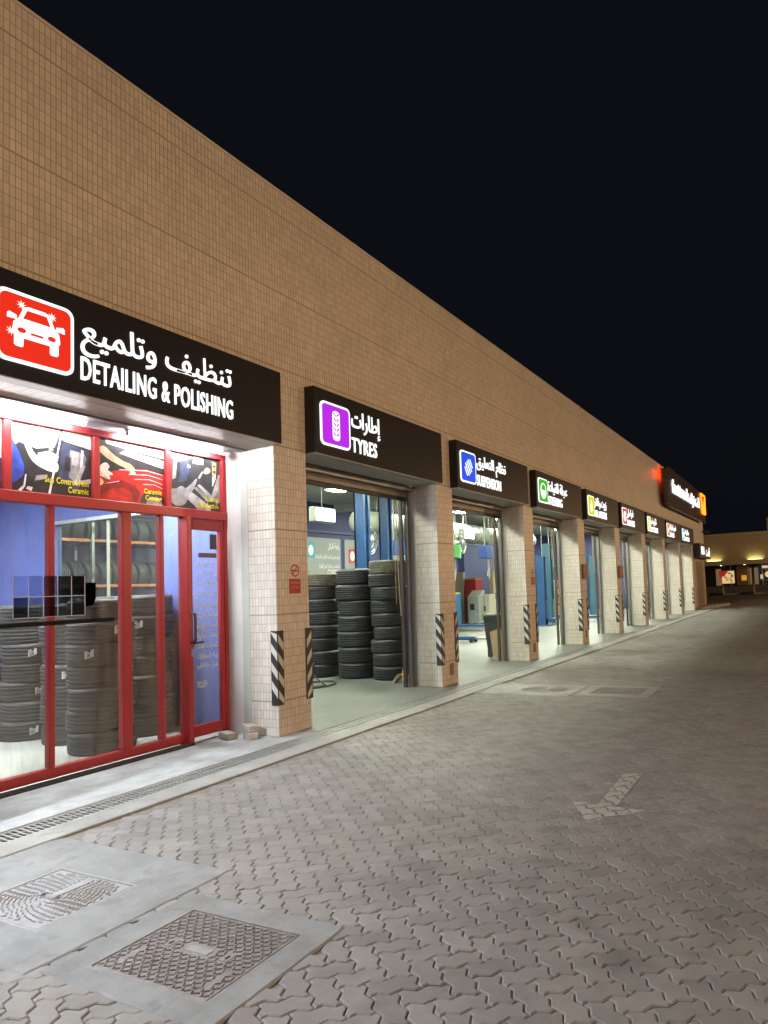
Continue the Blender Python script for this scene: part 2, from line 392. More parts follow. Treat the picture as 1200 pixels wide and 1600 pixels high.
# kerb strip, drain, apron
kerb = tag(bpy.data.objects.new('kerb_strip', None), kind='structure'); COL.objects.link(kerb)
kb = MB().bbox(0,.992,-.80,-.555,-.08,.012,.006).mesh('kerb_stone', KERB)
for i in range(-6, 31):
    o = link('kerb_stone', kb, kerb); o.location = (i*1.0, 0, random.gauss(0,.001))
apron = sheet('apron', -9, -.25, -.255, .80, .004, CONC, th=.2)
sheet('bay_apron', -.2495, XE, -.255, .799, .004, FLOOR, th=.2)
sheet('shop_floor', -9, -.452, .803, 5.9, .0065, SHOPF, th=.003)
hall_floor = sheet('workshop_floor', -9, XE, .80, 9.6, .002, FLOOR, th=.2)
drain = thing('drain_channel', 'long slotted steel drain running between the concrete apron and the kerb', 'drain', (0,-.40,0))
MB().box(-9,30.3,-.55,-.26,-.0595,-.052).box(-9,30.3,-.555,-.535,-.051,-.002).box(-9,30.3,-.275,-.256,-.051,-.002).build('channel', DARK, drain)  # shallow channel, its black colour stands in for deep shade under the slots
gm = MB(); 
for y0,y1 in ((-.532,-.508),(-.408,-.392),(-.30,-.276)): gm.box(0,.994,y0,y1,-.008,.003)
for k in range(24):
    x = .0+k*.0415
    gm.box(x+.0005,x+.014,-.508,-.408,-.006,.002); gm.box(x+.0005+.012,x+.026,-.392,-.300,-.006,.002)
gme = gm.mesh('grate', GALV, (0,-.40,0))
for i in range(-6, 30):
    o = link('grate', gme, drain); o.location = (i*1.0, 0, random.gauss(0,.0008))

# manholes
def manhole(label, sx0,sx1,sy0,sy1, cx0,cx1,cy0,cy1, m, style):
    t = thing('manhole_cover', label, 'manhole cover', ((sx0+sx1)/2,(sy0+sy1)/2,0))
    e = .006
    s = MB(); N_ = 16; rim = .014; ox0, ox1, oy0, oy1 = cx0-e-rim, cx1+e+rim, cy0-e-rim, cy1+e+rim
    def ring(x0, x1, y0, y1): return [(x0+(x1-x0)*k/N_, y0) for k in range(N_)]+[(x1, y0+(y1-y0)*k/N_) for k in range(N_)]+[(x1-(x1-x0)*k/N_, y1) for k in range(N_)]+[(x0, y1-(y1-y0)*k/N_) for k in range(N_)]
    inn = ring(ox0, ox1, oy0, oy1); out = []
    for k, (x, y) in enumerate(ring(sx0, sx1, sy0, sy1)):
        j = random.gauss(0,.0015)-(random.random() < .07)*random.uniform(.006,.016); c_ = Vector((x-(sx0+sx1)/2, y-(sy0+sy1)/2)).normalized(); corner = -.008 if k % N_ == 0 else 0
        out.append((x+c_.x*(j+corner), y+c_.y*(j+corner)))
    M4 = 4*N_; V = [(x,y,.006) for x,y in inn]
    for ins, z_ in ((.012,.006),(.0,-.001),(-.002,-.06)):
        for (x, y) in out:
            c_ = Vector((x-(sx0+sx1)/2, y-(sy0+sy1)/2)).normalized(); V.append((x-c_.x*ins, y-c_.y*ins, z_))
    F = []
    for r_ in range(3):
        for k in range(M4): F.append((r_*M4+k, (r_+1)*M4+k, (r_+1)*M4+(k+1) % M4, r_*M4+(k+1) % M4))
    s.add(V, F)
    s.build('concrete_surround', SLABC if sx0 < 0 else KERB, t)
    f_ = MB()
    for a in ((ox0,ox1,oy0,cy0-e),(ox0,ox1,cy1+e,oy1),(ox0,cx0-e,cy0-e,cy1+e),(cx1+e,ox1,cy0-e,cy1+e)): f_.box(a[0],a[1],a[2],a[3],-.07,.0066)
    f_.build('iron_frame', m, t)
    MB().box(cx0-e,cx1+e,cy0-e,cy1+e,-.08,-.03).build('frame_gap', DARK, t)
    p = MB().bbox(cx0,cx1,cy0,cy1,-.03,.005,.004).build('plate', m, t)
    st = MB()
    def bar(x, y, a, l=.0135, w=.0042, h=.0065):
        c, s_ = math.cos(a), math.sin(a)
        q = [(x+c*u-s_*v, y+s_*u+c*v) for u, v in ((-l,-w),(l,-w),(l,w),(-l,w))]
        q2 = [(x+c*u-s_*v, y+s_*u+c*v) for u, v in ((-l*.8,-w*.5),(l*.8,-w*.5),(l*.8,w*.5),(-l*.8,w*.5))]
        st.add([(a_,b_,.004) for a_,b_ in q]+[(a_,b_,.005+h) for a_,b_ in q2], [(4,5,6,7),(0,1,5,4),(1,2,6,5),(2,3,7,6),(3,0,4,7)])
    mx, my = (cx0+cx1)/2, (cy0+cy1)/2
    if style == 'weave':
        n1 = int((cx1-cx0-.03)/.0265); n2 = int((cy1-cy0-.03)/.0265)
        for i in range(n1):
            for j in range(n2):
                x = cx0+.024+i*(cx1-cx0-.048)/(n1-1); y = cy0+.024+j*(cy1-cy0-.048)/(n2-1)
                if abs(x-mx) < .03 and abs(y-my) < .085: continue
                if abs(abs(y-my)-.18) < .03 and abs(x-mx) < .04: continue
                if abs(abs(y-my)-.27) < .02 and abs(x-(cx0+.13)) < .07: continue
                bar(x, y, R(35 if (i+j) % 2 else -55))
    else:
        for rr in np.arange(.04,.32,.025):
            n = max(6, int(2*math.pi*rr/.038))
            for k in range(n):
                t_ = 2*math.pi*k/n; x = mx+rr*math.cos(t_); y = my+rr*1.1*math.sin(t_)
                if cx0+.03 < x < cx1-.03 and cy0+.03 < y < cy1-.03 and abs(y-my) > .0: bar(x, y, t_+R(60+25*math.sin(3*t_)), .015, .0044)
        for k in range(11):
            f_ = k/10
            for x, y, a in ((cx0+.02,cy0+.04+f_*(cy1-cy0-.08),R(90)),(cx1-.02,cy0+.04+f_*(cy1-cy0-.08),R(90)),(cx0+.04+f_*(cx1-cx0-.08),cy0+.02,0),(cx0+.04+f_*(cx1-cx0-.08),cy1-.02,0)):
                if 2 < k < 9: bar(x, y, a+R(25), .012)
    tag(st.build('raised_studs', m, p), kind='stuff')
    MB().box(mx-.022,mx+.022,my-.07,my+.07,.004,.0075).build('name_plate', IRONG if style == 'weave' else IRON, p)
    for sgn in (-1, 1):
        yy = my+sgn*(.18 if style == 'weave' else .07)
        MB().box(mx-.03,mx+.03,yy-.022,yy+.022,.003,.0075).build('lifting_boss', m, p)
        MB().prism_xy([(mx+.017*math.cos(a),yy+.008*math.sin(a)) for a in np.arange(0,6.28,.8)],.0074,.0084).build('keyhole', DARK, p)
    return t
manhole('grey manhole cover with swirling studs in a pale concrete slab beside the kerb', *slabs[0], -4.42,-3.90,-2.03,-1.38, IRONG, 'swirl')
manhole('brown iron manhole cover with woven studs in a concrete slab before the shopfront', *slabs[1], -4.53,-3.985,-3.32,-2.62, IRON, 'weave')
manhole('worn manhole cover beside the kerb before the tyres and suspension pillar', *slabs[2], 3.02,3.58,-2.15,-1.40, IRONG, 'swirl')
manhole('dark manhole cover away from the kerb before the tyres and suspension pillar', *slabs[3], 3.10,3.70,-3.28,-2.56, IRON, 'weave')

# ------------------------------------------------------------------ service building
bld = thing('service_building', 'long low vehicle service building clad in cream tiles with a row of workshop bays', 'building', (14,3,0))
BO = np.array(world_loc(bld))
JT = .0045
def tile_arrays(cx_, cz_, wT, hT, face, off, d=.0062):
    """face '-Y' : centre (x, z) on plane y=off ; '-X'/'+X': centre (y, z) on plane x=off"""
    n = len(cx_); hw, hh = wT/2, hT/2
    b = .0012
    us = np.array([-hw,hw,hw,-hw]); vz = np.array([-hh,-hh,hh,hh]); ub = np.array([-hw+b,hw-b,hw-b,-hw+b]); vb = np.array([-hh+b,-hh+b,hh-b,hh-b])
    A = np.concatenate([us,ub]); Bz = np.concatenate([vz,vb]); D = np.array([0]*4+[d]*4)
    U = cx_[:,None]+A[None]; Z = cz_[:,None]+Bz[None]; DD = np.repeat(D[None],n,0)
    if face == '-Y': V = np.stack([U, off-DD, Z],-1)
    elif face == '-X': V = np.stack([off-DD, -U, Z],-1); 
    else: V = np.stack([off+DD, U, Z],-1)
    F0 = np.array([[4,5,6,7],[0,1,5,4],[1,2,6,5],[2,3,7,6],[3,0,4,7]])
    F = (F0[None]+(np.arange(n)*8)[:,None,None]).reshape(-1,4)
    return V.reshape(-1,3), F
def rows_between(z0, z1, n, gap0=.006, gap1=.006):
    h = (z1-z0-gap0-gap1)/n; return [(z0+gap0+h*(i+.5), h) for i in range(n)]
# upper fascia wall
fasc = MB().box(-9, XE, .0016, Q_, 3.4, HR).build('fascia_wall', MORTAR, bld)
rws = rows_between(3.4,4.348,10)+rows_between(4.348,5.288,10)+rows_between(5.288,6.271,10)+rows_between(6.271,HR-.002,3,.006,.002)
pw = W_/12
cols = np.arange(FASC0, XE-.03, pw)+pw/2
cand = []
for z, h in rws:
    for x in cols:
        if x < 2 and z > 4.24 and on_frame(x,0,z): cand.append(((x-CAM.x)**2+CAM.y**2+(z-CAM.z)**2, x, z, h))
cand.sort(); near = set((round(x,4),round(z,4)) for _,x,z,_ in cand[:300])
tm = {}
def front_tile(h):
    k = round(h,4)
    if k not in tm:
        V, F = tile_arrays(np.array([0.]), np.array([0.]), pw-JT, h-JT, '-Y', .0055); tm[k] = fast_mesh('tile', V, F, TILE)
    return tm[k]
for _, x, z, h in cand[:300]:
    o = link('tile', front_tile(h), fasc); o.location = (x-BO[0], -BO[1], z-BO[2])
Vs, Fs, nb = [], [], 0
for z, h in rws:
    xs = np.array([x for x in cols if (round(x,4),round(z,4)) not in near]); zs = np.full(len(xs), z)
    V, F = tile_arrays(xs, zs, pw-JT, h-JT, '-Y', .0055); Vs.append(V); Fs.append(F+nb); nb += len(V)
tag(link('tile_field', fast_mesh('tile_field', np.concatenate(Vs)-BO, np.concatenate(Fs), TILE), fasc), kind='stuff')
MB().box(-9, XE+.01, -.004, Q_+.06, HR+.0005, HR+.03).build('coping', TILE, fasc)
# pillars
prow = rows_between(.004,.4,4,.002,.006)+rows_between(.4,1.4,10)+rows_between(1.4,2.4,10)+rows_between(2.4,3.4,10)
qw = Q_/9
def guard(name, pil, xc, y0, sgn):
    # L-shaped striped rubber strip on a front corner; sgn -1: left corner, +1: right corner
    z0, z1 = .36, 1.215; t, wd = .018, .085
    m = MB()
    m.box(min(xc, xc+sgn*t), max(xc, xc+sgn*t), -t, wd, z0, z1, 0)
    m.box(min(xc-sgn*wd, xc), max(xc-sgn*wd, xc), -t, -.0005, z0, z1, 0)
    nS = 4; step = (z1-z0)/nS; xf = xc+sgn*(t+.0012); yf = -t-.0012
    for k in range(nS):
        a = z0+step*(k+.38)
        b = a+step*.45; sl = .11
        m.add([(xf,-.012,a),(xf,wd-.006,a+sl),(xf,wd-.006,min(b+sl,z1-.01)),(xf,-.012,b)],[(0,1,2,3)],1)
        xa, xb = (xc+sgn*.006, xc-sgn*(wd-.008))
        m.add([(xa,yf,a),(xb,yf,max(a-sl,z0+.005)),(xb,yf,max(b-sl,z0+.01)),(xa,yf,b)],[(0,1,2,3)],1)
    return m.build(name, [GUARDK, GUARDW], pil)
jt = {}
for n in range(-1, 9):
    x1 = n*P_; x0 = x1-W_
    pil = MB().box(x0+.0016, x1-.0016, .0016, Q_+.12, -.05, 3.4).build('pillar', MORTAR, bld)
    Vs, Fs, nb = [], [], 0
    for z, h in prow:
        xs = x0+pw*(np.arange(12)+.5)
        sets = [(xs, '-Y', .0055), (qw*(np.arange(9)+.5), '+X', x1-.0055)]
        if n != 0: sets.append((-qw*(np.arange(9)+.5), '-X', x0+.0055))
        for u, face, off in sets:
            V, F = tile_arrays(u, np.full(len(u),z), (pw if face == '-Y' else qw)-JT, h-JT, face, off); Vs.append(V); Fs.append(F+nb); nb += len(V)
        if n == 0:
            k = round(h,4)
            if k not in jt: V, F = tile_arrays(np.array([0.]), np.array([0.]), qw-JT, h-JT, '-X', 0); jt[k] = fast_mesh('tile', V, F, TILE)
            for c in range(9):
                o = link('tile', jt[k], pil); o.location = (x0+.0055-BO[0], qw*(c+.5)-BO[1], z-BO[2])
    tag(link('tile_field', fast_mesh('tile_field', np.concatenate(Vs)-BO, np.concatenate(Fs), TILE), pil), kind='stuff')
    guard('corner_guard', pil, x0-.0005, 0, -1); 
    if n < 8: guard('corner_guard', pil, x1+.0005, 0, 1)
    # painted jamb strip behind the tiles
    MB().box(x0-.004 if n else x0-.003, x1+.004, Q_+.001, Q_+.115, 0, 3.4).build('jamb_strip', GREYP, pil)
    if n in (1, 2, 3):
        MB().box(x1-.30,x1-.16,-.004,.0,.16,.36).build('socket_plate', mat('rusty_plate',(.22,.15,.09),.6,.3), pil)
# soffit under the fascia (tiled underside of lintel)
sof = MB().box(-9, 30.24, .02, Q_-.01, 3.385, 3.3995).build('lintel_soffit', MORTAR, bld)
SOF = mat('soffit_tile', (.60,.58,.54), .35, var=.05, scale=2)
V = []; F = []; nb = 0
xs = np.arange(-4.3, 30.2, .0975)
for r_ in range(8):
    n = len(xs); y = .035+r_*.047
    hw, hd = .0465, .0205
    Vq = np.stack([xs[:,None]+np.array([-hw,hw,hw,-hw])[None], np.repeat((y+np.array([-hd,-hd,hd,hd]))[None],n,0), np.full((n,4),3.3825)],-1).reshape(-1,3)
    V.append(Vq); F.append((np.array([[3,2,1,0]])[None]+(np.arange(n)*4)[:,None,None]).reshape(-1,4)+nb); nb += 4*n
tag(link('soffit_tiles', fast_mesh('soffit_tiles', np.concatenate(V)-BO, np.concatenate(F), SOF), sof), kind='stuff')
# hall shell
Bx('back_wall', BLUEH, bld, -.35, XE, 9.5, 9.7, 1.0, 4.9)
Bx('back_wall_dado', WHITEP, bld, -.35, XE, 9.485, 9.7, 0, .998)
Bx('ceiling', CEIL, bld, -9, XE-.2, .70, 9.7, 4.75, 4.85)
Bx('roof', ASPH, bld, -9, XE-.1, Q_+.01, 9.7, 6.1, 6.2)
Bx('lintel_back', CEIL, bld, -.35, XE-.2, Q_+.002, .70, 3.52, 4.85)
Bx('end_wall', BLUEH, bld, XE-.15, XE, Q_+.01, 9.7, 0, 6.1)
for x in (12.6, 23.9): Bx('ceiling_beam', CEIL, bld, x-.15, x+.15, .72, 9.49, 4.5, 4.749)
# shop room (detailing bay)
pw_ = MB(); 
for a in ((.55,2.12,0,4.74),(4.30,9.49,0,4.74),(2.12,4.30,0,1.1),(2.12,4.30,2.80,4.74)): pw_.box(-.45,-.35,a[0],a[1],a[2],a[3])
part = pw_.build('partition_wall', BLUEW, bld)
MB().box(-.415,-.395,2.13,3.17,1.11,2.79).build('window_pane', G_PART, part); MB().box(-.415,-.395,3.19,4.29,1.11,2.79).build('window_pane', G_PART, part)
ALU = mat('aluminium_trim', (.7,.72,.68), .35, .6)
MB().box(-.46,-.34,2.10,4.32,2.78,2.83).build('window_frame', ALU, part); MB().box(-.42,-.39,3.165,3.195,1.1,2.78).build('window_mullion', ALU, part)
Bx('shop_back_wall', BLUEW, bld, -9, -.451, 5.9, 6.0, 0, 3.6)
Bx('shop_ceiling', WHITEP, bld, -9, -.451, .86, 5.9, 3.42, 3.5)
Bx('recess_soffit', WHITEP, bld, -3.79, -.545, Q_+.115, .86, 3.405, 3.44)
Bx('recess_cheek', WHITEP, bld, -.556, -.45, Q_+.117, .86, 0, 3.404)
Bx('recess_cheek', WHITEP, bld, -3.88, -3.781, Q_+.117, .86, 0, 3.404)
Bx('soffit_step', mat('grey_soffit_trim',(.34,.34,.35),.5), bld, -3.78, -.557, Q_-.009, Q_+.114, 3.365, 3.404)
# end block beyond the last bay
Bx('end_pier', mat('brown_render',(.40,.32,.24),.8,var=.12,scale=3), bld, 8*P_+.001, XE, .03, Q_+.3, -.05, 3.395)
Bx('service_door', mat('brown_door_paint',(.20,.14,.10),.5,var=.1,scale=3), bld, 31.2, 33.6, .012, .05, .02, 2.6)
for x in (31.9, 32.7): Bx('door_panel', mat('brown_door_paint',(.20,.14,.10)), bld, x-.28, x+.28, .0, .013, .3, 2.3)

# roller shutters in bays 2..9
GUIDE = MB()
for i in range(1, 9):
    x0, x1 = (i-1)*P_, i*P_-W_
    sh = MB().cyl((x0+.02,.72,3.42),(x1-.02,.72,3.42),.17,seg=20).build('roller_shutter', SHUT, bld, smooth=False)
    for k in range(3): MB().bbox(x0+.06,x1-.06,.545,.57,3.20+k*.075,3.20+k*.075+.071,.006).build('shutter_slat', SHUT, sh)
    MB().bbox(x0+.05,x1-.05,.535,.58,3.135,3.195,.01).build('bottom_bar', BLACKP, sh)
    for x in (x0, x1):
        s_ = 1 if x == x0 else -1
        a, b = sorted((x+s_*.004, x+s_*.075)); MB().box(a,b,.533,.60,.0,3.4).box(min(x+s_*.02,x+s_*.055),max(x+s_*.02,x+s_*.055),.515,.533,0,3.4).build('guide_rail', RAIL, sh)
    MB().box(x1-.13,x1-.082,.62,.68,0.0,3.25).build('side_channel', mat('dark_channel',(.07,.06,.055),.5,.4), sh)
    MB().cyl((x1-.05,.49,3.30),(x1-.05,.49,3.36),.03,.015,10).build('limit_switch', STEEL, sh)
    zb = (1.95,1.2,1.5,2.1)[i % 4]; rp = MB().tube([(x1-.20,.66,3.28),(x1-.21,.67,2.6),(x1-.195,.66,zb+.4),(x1-.16,.66,zb)],.010,6)
    rp.tube([(x1-.26,.68,3.28),(x1-.262,.68,zb+.2)],.006,5).build('pull_rope', MOPM, sh)
    # steel fascia under the sign
    MB().box(x0+.0,x1-.0,.425,.53,3.30,3.384).build('shutter_lip', mat('lip_steel',(.30,.30,.28),.4,.5), sh)

# ------------------------------------------------------------------ illuminated shop signs
WHITE_E = emis('sign_white_light', (1, 1, .98), L_SIGN)
def em(col, s=1.0): return emis('sign_light_%.2f_%.2f_%.2f' % col, col, s)
def sym(kind, x0, z0, s):
    """white pictogram polygons in unit square scaled by s"""
    def T(pts): return [(x0+a*s, z0+b*s) for a, b in pts]
    def ell(cx_, cz_, rx, rz, n=20): return [(cx_+rx*math.cos(2*math.pi*k/n), cz_+rz*math.sin(2*math.pi*k/n)) for k in range(n)]
    W, C = [], []            # white pieces, coloured cut-outs on top
    if kind == 'car':
        W += [[(.16,.33),(.84,.33),(.90,.42),(.88,.58),(.80,.66),(.20,.66),(.12,.58),(.10,.42)], [(.20,.66),(.80,.66),(.72,.86),(.64,.90),(.36,.90),(.28,.86)],
              [(.13,.36),(.13,.20),(.16,.17),(.26,.17),(.28,.20),(.28,.36)], [(.72,.36),(.72,.20),(.74,.17),(.84,.17),(.87,.20),(.87,.36)],
              [(.02,.62),(.02,.70),(.05,.73),(.17,.70),(.17,.63)], [(.98,.62),(.98,.70),(.95,.73),(.83,.70),(.83,.63)]]
        for cx_, cz_ in ((.25,.90),(.76,.86),(.08,.40)):
            for a in range(0,360,45):
                c_, s_ = math.cos(R(a+10)), math.sin(R(a+10)); W.append([(cx_-s_*.012,cz_+c_*.012),(cx_+c_*.08,cz_+s_*.08),(cx_+s_*.012,cz_-c_*.012)])
        C += [[(.27,.67),(.73,.67),(.66,.83),(.34,.83)], ell(.25,.46,.07,.045), ell(.75,.46,.07,.045), [(.40,.42),(.60,.42),(.61,.44),(.59,.46),(.41,.46),(.39,.44)]]
    elif kind == 'tyre':
        W += [rrect(.34,.66,.08,.92,.12)]
        for k in range(5):
            z = .20+k*.14
            C += [[(.37,z+.08),(.485,z-.01),(.485,z+.045),(.40,z+.11)], [(.63,z+.08),(.515,z-.01),(.515,z+.045),(.60,z+.11)]]
    elif kind == 'spring':
        for k in range(5):
            cx_ = .28+k*.11; L = .27 if k in (1,2,3) else .19; z = .50+ (k-2)*.085
            c_, s_ = math.cos(R(-58)), math.sin(R(-58)); wv = .03
            W.append([(cx_-c_*L-s_*-wv, z-s_*L-c_*wv),(cx_+c_*L-s_*-wv, z+s_*L-c_*wv),(cx_+c_*L+s_*-wv, z+s_*L+c_*wv),(cx_-c_*L+s_*-wv, z-s_*L+c_*wv)])
    elif kind == 'wheel':
        W += [ell(.5,.5,.38,.40,28)]; C += [[(.5+.29*math.cos(R(a)), .53+.30*math.sin(R(a))) for a in range(0,181,12)], ell(.5,.26,.06,.06,12)]
    elif kind == 'drop':
        W += [[(.5,.88),(.30,.42),(.30,.28),(.38,.17),(.5,.13),(.62,.17),(.70,.28),(.70,.42)]]
    elif kind == 'disc':
        W += [ell(.5,.5,.38,.38,28)]; C += [ell(.5,.5,.12,.12,14), [(.70,.60),(.84,.80),(.9,.6),(.86,.5)]]
    elif kind == 'snow':
        for a in (0,60,120):
            c_, s_ = math.cos(R(a)), math.sin(R(a)); W.append([(.5-c_*.38-s_*.04,.5-s_*.38+c_*.04),(.5+c_*.38-s_*.04,.5+s_*.38+c_*.04),(.5+c_*.38+s_*.04,.5+s_*.38-c_*.04),(.5-c_*.38+s_*.04,.5-s_*.38-c_*.04)])
    elif kind == 'check':
        W += [[(.14,.5),(.26,.62),(.42,.44),(.76,.82),(.88,.70),(.42,.20)]]
    elif kind == 'battery':
        W += [[(.12,.22),(.88,.22),(.88,.70),(.12,.70)], [(.22,.70),(.38,.70),(.38,.80),(.22,.80)], [(.62,.70),(.78,.70),(.78,.80),(.62,.80)]]
        C += [[(.24,.44),(.40,.44),(.40,.48),(.24,.48)]]
    return [T(p) for p in W], [T(p) for p in C]
def shop_sign(n, label, col, kind, ar, en, arx, enx, esc=1.0):
    S = n*P_-(.0 if n < 1 else .05*n) ; X0, X1 = (S, (n+1)*P_-W_-.022)
    if n == -1: X0 = -3.70
    t = thing('shop_sign', label, 'sign', ((X0+X1)/2, 0, 3.385), 'illuminated signs above the bays')
    MB().box(X0,X1,-.150,-.0015,3.386,4.225).build('sign_box', SIGNE, t)
    MB().bbox(X0+.004,X1-.004,-.1565,-.1505,3.392,4.219,.002).build('sign_face', SIGNB, t)
    MB().box(X0+.02,X1-.02,-.14,-.01,3.3775,3.3855).build('underside_trim', mat('sign_underside',(.42,.42,.41),.4,.3), t)
    ix0, iz0, s = S+(.10 if n >= 0 else .145), 3.505, .56
    pan = MB().prism_xz(rrect(ix0,ix0+.60,iz0,iz0+.565,.075),-.172,-.1572).build('icon_panel', WHITE_E, t)
    CE = em(col, esc)
    MB().prism_xz(rrect(ix0+.028,ix0+.572,iz0+.028,iz0+.537,.055),-.1745,-.1722).build('icon_field', CE, pan)
    Wp, Cp = sym(kind, ix0+.07, iz0+.05, .46)
    m = MB()
    for q in Wp: m.prism_xz(q, -.1775, -.1746)
    m.build('pictogram', WHITE_E, pan)
    if Cp:
        m = MB()
        for q in Cp: m.prism_xz(q, -.1795, -.1776)
        m.build('pictogram_detail', CE, pan)
    text_obj('arabic_lettering', ar, S+arx[0], S+arx[1], arx[2] if len(arx) > 2 else 3.76, arx[3] if len(arx) > 3 else 4.08, -.164, WHITE_E, t, bold=.007, depth=.014, arabic=True)
    text_obj('latin_lettering', en, S+enx[0], S+enx[1], 3.505, 3.71, -.164, WHITE_E, t, bold=.010, depth=.014)
    return t
shop_sign(-1, 'wide dark sign with red car icon reading DETAILING & POLISHING', (.85,.020,.006), 'car', 'تنظيف وتلميع', 'DETAILING & POLISHING', (.81,2.45,3.72,4.07), (.81,2.46))
shop_sign(0, 'dark sign with purple tyre tread icon reading TYRES', (.50,.012,.80), 'tyre', 'إطارات', 'TYRES', (.74,1.40), (.74,1.31))
shop_sign(1, 'dark sign with blue spring icon reading SUSPENSION', (.0,.075,.82), 'spring', 'نظام التعليق', 'SUSPENSION', (.74,2.05), (.74,1.80))
shop_sign(2, 'dark sign with green steering wheel icon reading STEERING', (.02,.48,.02), 'wheel', 'عجلة القيادة', 'STEERING', (.74,2.10), (.74,1.70))
shop_sign(3, 'dark sign with yellow oil icon reading OIL & FILTERS', (.70,.75,.0), 'drop', 'زيوت وفلاتر', 'OIL & FILTERS', (.74,1.95), (.74,1.95))
shop_sign(4, 'dark sign with crimson disc icon reading BRAKES', (.75,.0,.04), 'disc', 'فرامل', 'BRAKES', (.74,1.6), (.74,1.75))
shop_sign(5, 'dark sign with pale lime icon reading AC SERVICE', (.72,.80,.15), 'snow', 'تكييف', 'AC SERVICE', (.74,1.7), (.74,1.95))
shop_sign(6, 'dark sign with orange tick icon reading CHECKS', (.90,.22,.03), 'check', 'فحص السيارات', 'CHECKS', (.74,2.2), (.74,1.75))
shop_sign(7, 'dark sign with pale teal icon reading BATTERIES', (.10,.60,.62), 'battery', 'بطاريات', 'BATTERIES', (.74,2.0), (.74,2.1))
# large name sign at the end of the fascia
t = thing('name_sign', 'large dark brown name sign with white lettering and glowing orange emblem', 'sign', (27,0,4.8))
BRN = mat('brown_sign_panel', (.075,.055,.045), .22, var=.15, scale=1)
MB().prism_xz([(21.9,5.2),(22.1,4.86),(22.6,4.78),(33.2,4.78),(33.2,6.36),(22.5,6.50),(21.9,6.30)],-.34,-.22).build('sign_panel', BRN, t)
text_obj('latin_lettering', 'fasttrack', 23.2, 27.6, 5.42, 6.05, -.36, WHITE_E, t, bold=.03, depth=.03)
text_obj('arabic_lettering', 'فاست', 29.5, 31.0, 5.42, 5.98, -.36, WHITE_E, t, bold=.03, depth=.03, arabic=True)
text_obj('arabic_lettering', 'تراك', 27.8, 29.3, 5.25, 5.98, -.36, WHITE_E, t, bold=.03, depth=.03, arabic=True)
OR_E = emis('emblem_orange_light', (1,.16,.01), 4)
emb = MB().prism_xz([(31.6,6.34),(33.1,6.34),(33.15,6.2),(33.15,5.3),(33.0,5.22),(32.0,5.22),(31.75,5.4)],-.39,-.345).build('emblem', OR_E, t)
MB().prism_xz([(31.85,6.2),(32.65,6.2),(32.1,5.65)],-.393,-.3905).build('emblem_notch', mat('emblem_dark',(.15,.02,.01),.4), emb)
MB().box(22.30,22.34,-.218,-.20,5.95,6.42).build('assumed_edge_light', emis('edge_red_light',(1,.06,.006),60), t)  # assumed unseen strip, added to throw the red glow on the wall
for x in (24,28,32): MB().cyl((x,-.22,5.6),(x,-.0,5.6),.05).build('standoff', STEEL, t)
t = thing('corner_sign', 'small black lit sign over the brown door at the building corner', 'sign', (32.3,0,2.75))
MB().box(30.3,34.3,-.34,-.0015,2.76,3.53).build('sign_box', SIGNE, t)
MB().prism_xz(rrect(30.8,31.9,2.95,3.38,.06),-.352,-.3402).build('icon_panel', WHITE_E, t)
text_obj('lettering', 'فاست', 32.5, 34.1, 2.88, 3.40, -.345, WHITE_E, t, bold=.03, depth=.014, arabic=True)

# ------------------------------------------------------------------ shopfront of the detailing bay
YF0, YF1 = .76, .84
sf = thing('shopfront', 'red framed glass shopfront with a glazed door and picture panels above', 'shopfront', (-2.2,.8,0))
def bar(name, x0, x1, z0, z1, y0=YF0, y1=YF1, m=RED, par=sf): return MB().bbox(x0,x1,y0,y1,z0,z1,.006).build(name, m, par)
bar('top_rail', -3.778,-.559,3.29,3.362); bar('transom', -3.778,-.559,2.552,2.655, .745,.855)
bar('bottom_rail', -3.778,-1.196,.035,.125)
for x in (-3.03,-2.205,-1.37): bar('upper_mullion', x-.034,x+.034,2.656,3.289)
for x in (-3.745,-.592): bar('upper_mullion', x-.032,x+.032,2.656,3.289)
for x, hw in ((-3.74,.036),(-3.40,.026),(-2.645,.026),(-1.885,.052),(-1.467,.026)): bar('mullion', x-hw,x+hw,.126,2.551)
bar('door_post', -1.195,-1.13,.004,2.551,.69,.85); bar('door_jamb', -.606,-.559,.004,2.551)
edges = [-3.704,-3.426,-3.374,-2.671,-2.619,-1.937,-1.833,-1.493,-1.441,-1.195]
for a, b in zip(edges[::2], edges[1::2]): MB().box(a-.003,b+.003,.797,.803,.12,2.556).build('glass_pane', G_SHOP, sf)
MB().box(-4.3,-1.15,.66,.755,.0045,.022).box(-4.3,-1.15,.675,.69,.022,.032).box(-4.3,-1.15,.72,.735,.022,.032).build('sliding_track', mat('dark_track',(.05,.05,.06),.4,.5), sf)
door = bar('door', -1.125,-1.068,.06,2.545,.765,.825)
MB().bbox(-.662,-.609,.765,.825,.06,2.545,.006).build('door_stile', RED, door); MB().bbox(-1.067,-.663,.765,.825,2.42,2.545,.006).build('door_rail', RED, door); MB().bbox(-1.067,-.663,.765,.825,.06,.185,.006).build('door_rail', RED, door)
MB().box(-1.069,-.661,.793,.799,.183,2.422).build('door_glass', G_SHOP, door)
MB().box(-1.11,-1.08,.735,.765,1.08,1.16).tube([(-1.095,.725,1.12),(-.965,.72,1.125)],.011,8).build('lever_handle', BLACKP, door)
MB().tube([(-1.163,.685,1.13),(-1.163,.62,1.15),(-1.163,.62,1.45),(-1.163,.685,1.47)],.014,8).build('pull_handle', BLACKP, sf)
MB().box(-1.17,-1.15,.675,.688,.98,1.06).box(-1.105,-1.09,.757,.766,.93,1.0).build('lock_plate', STEEL, sf)
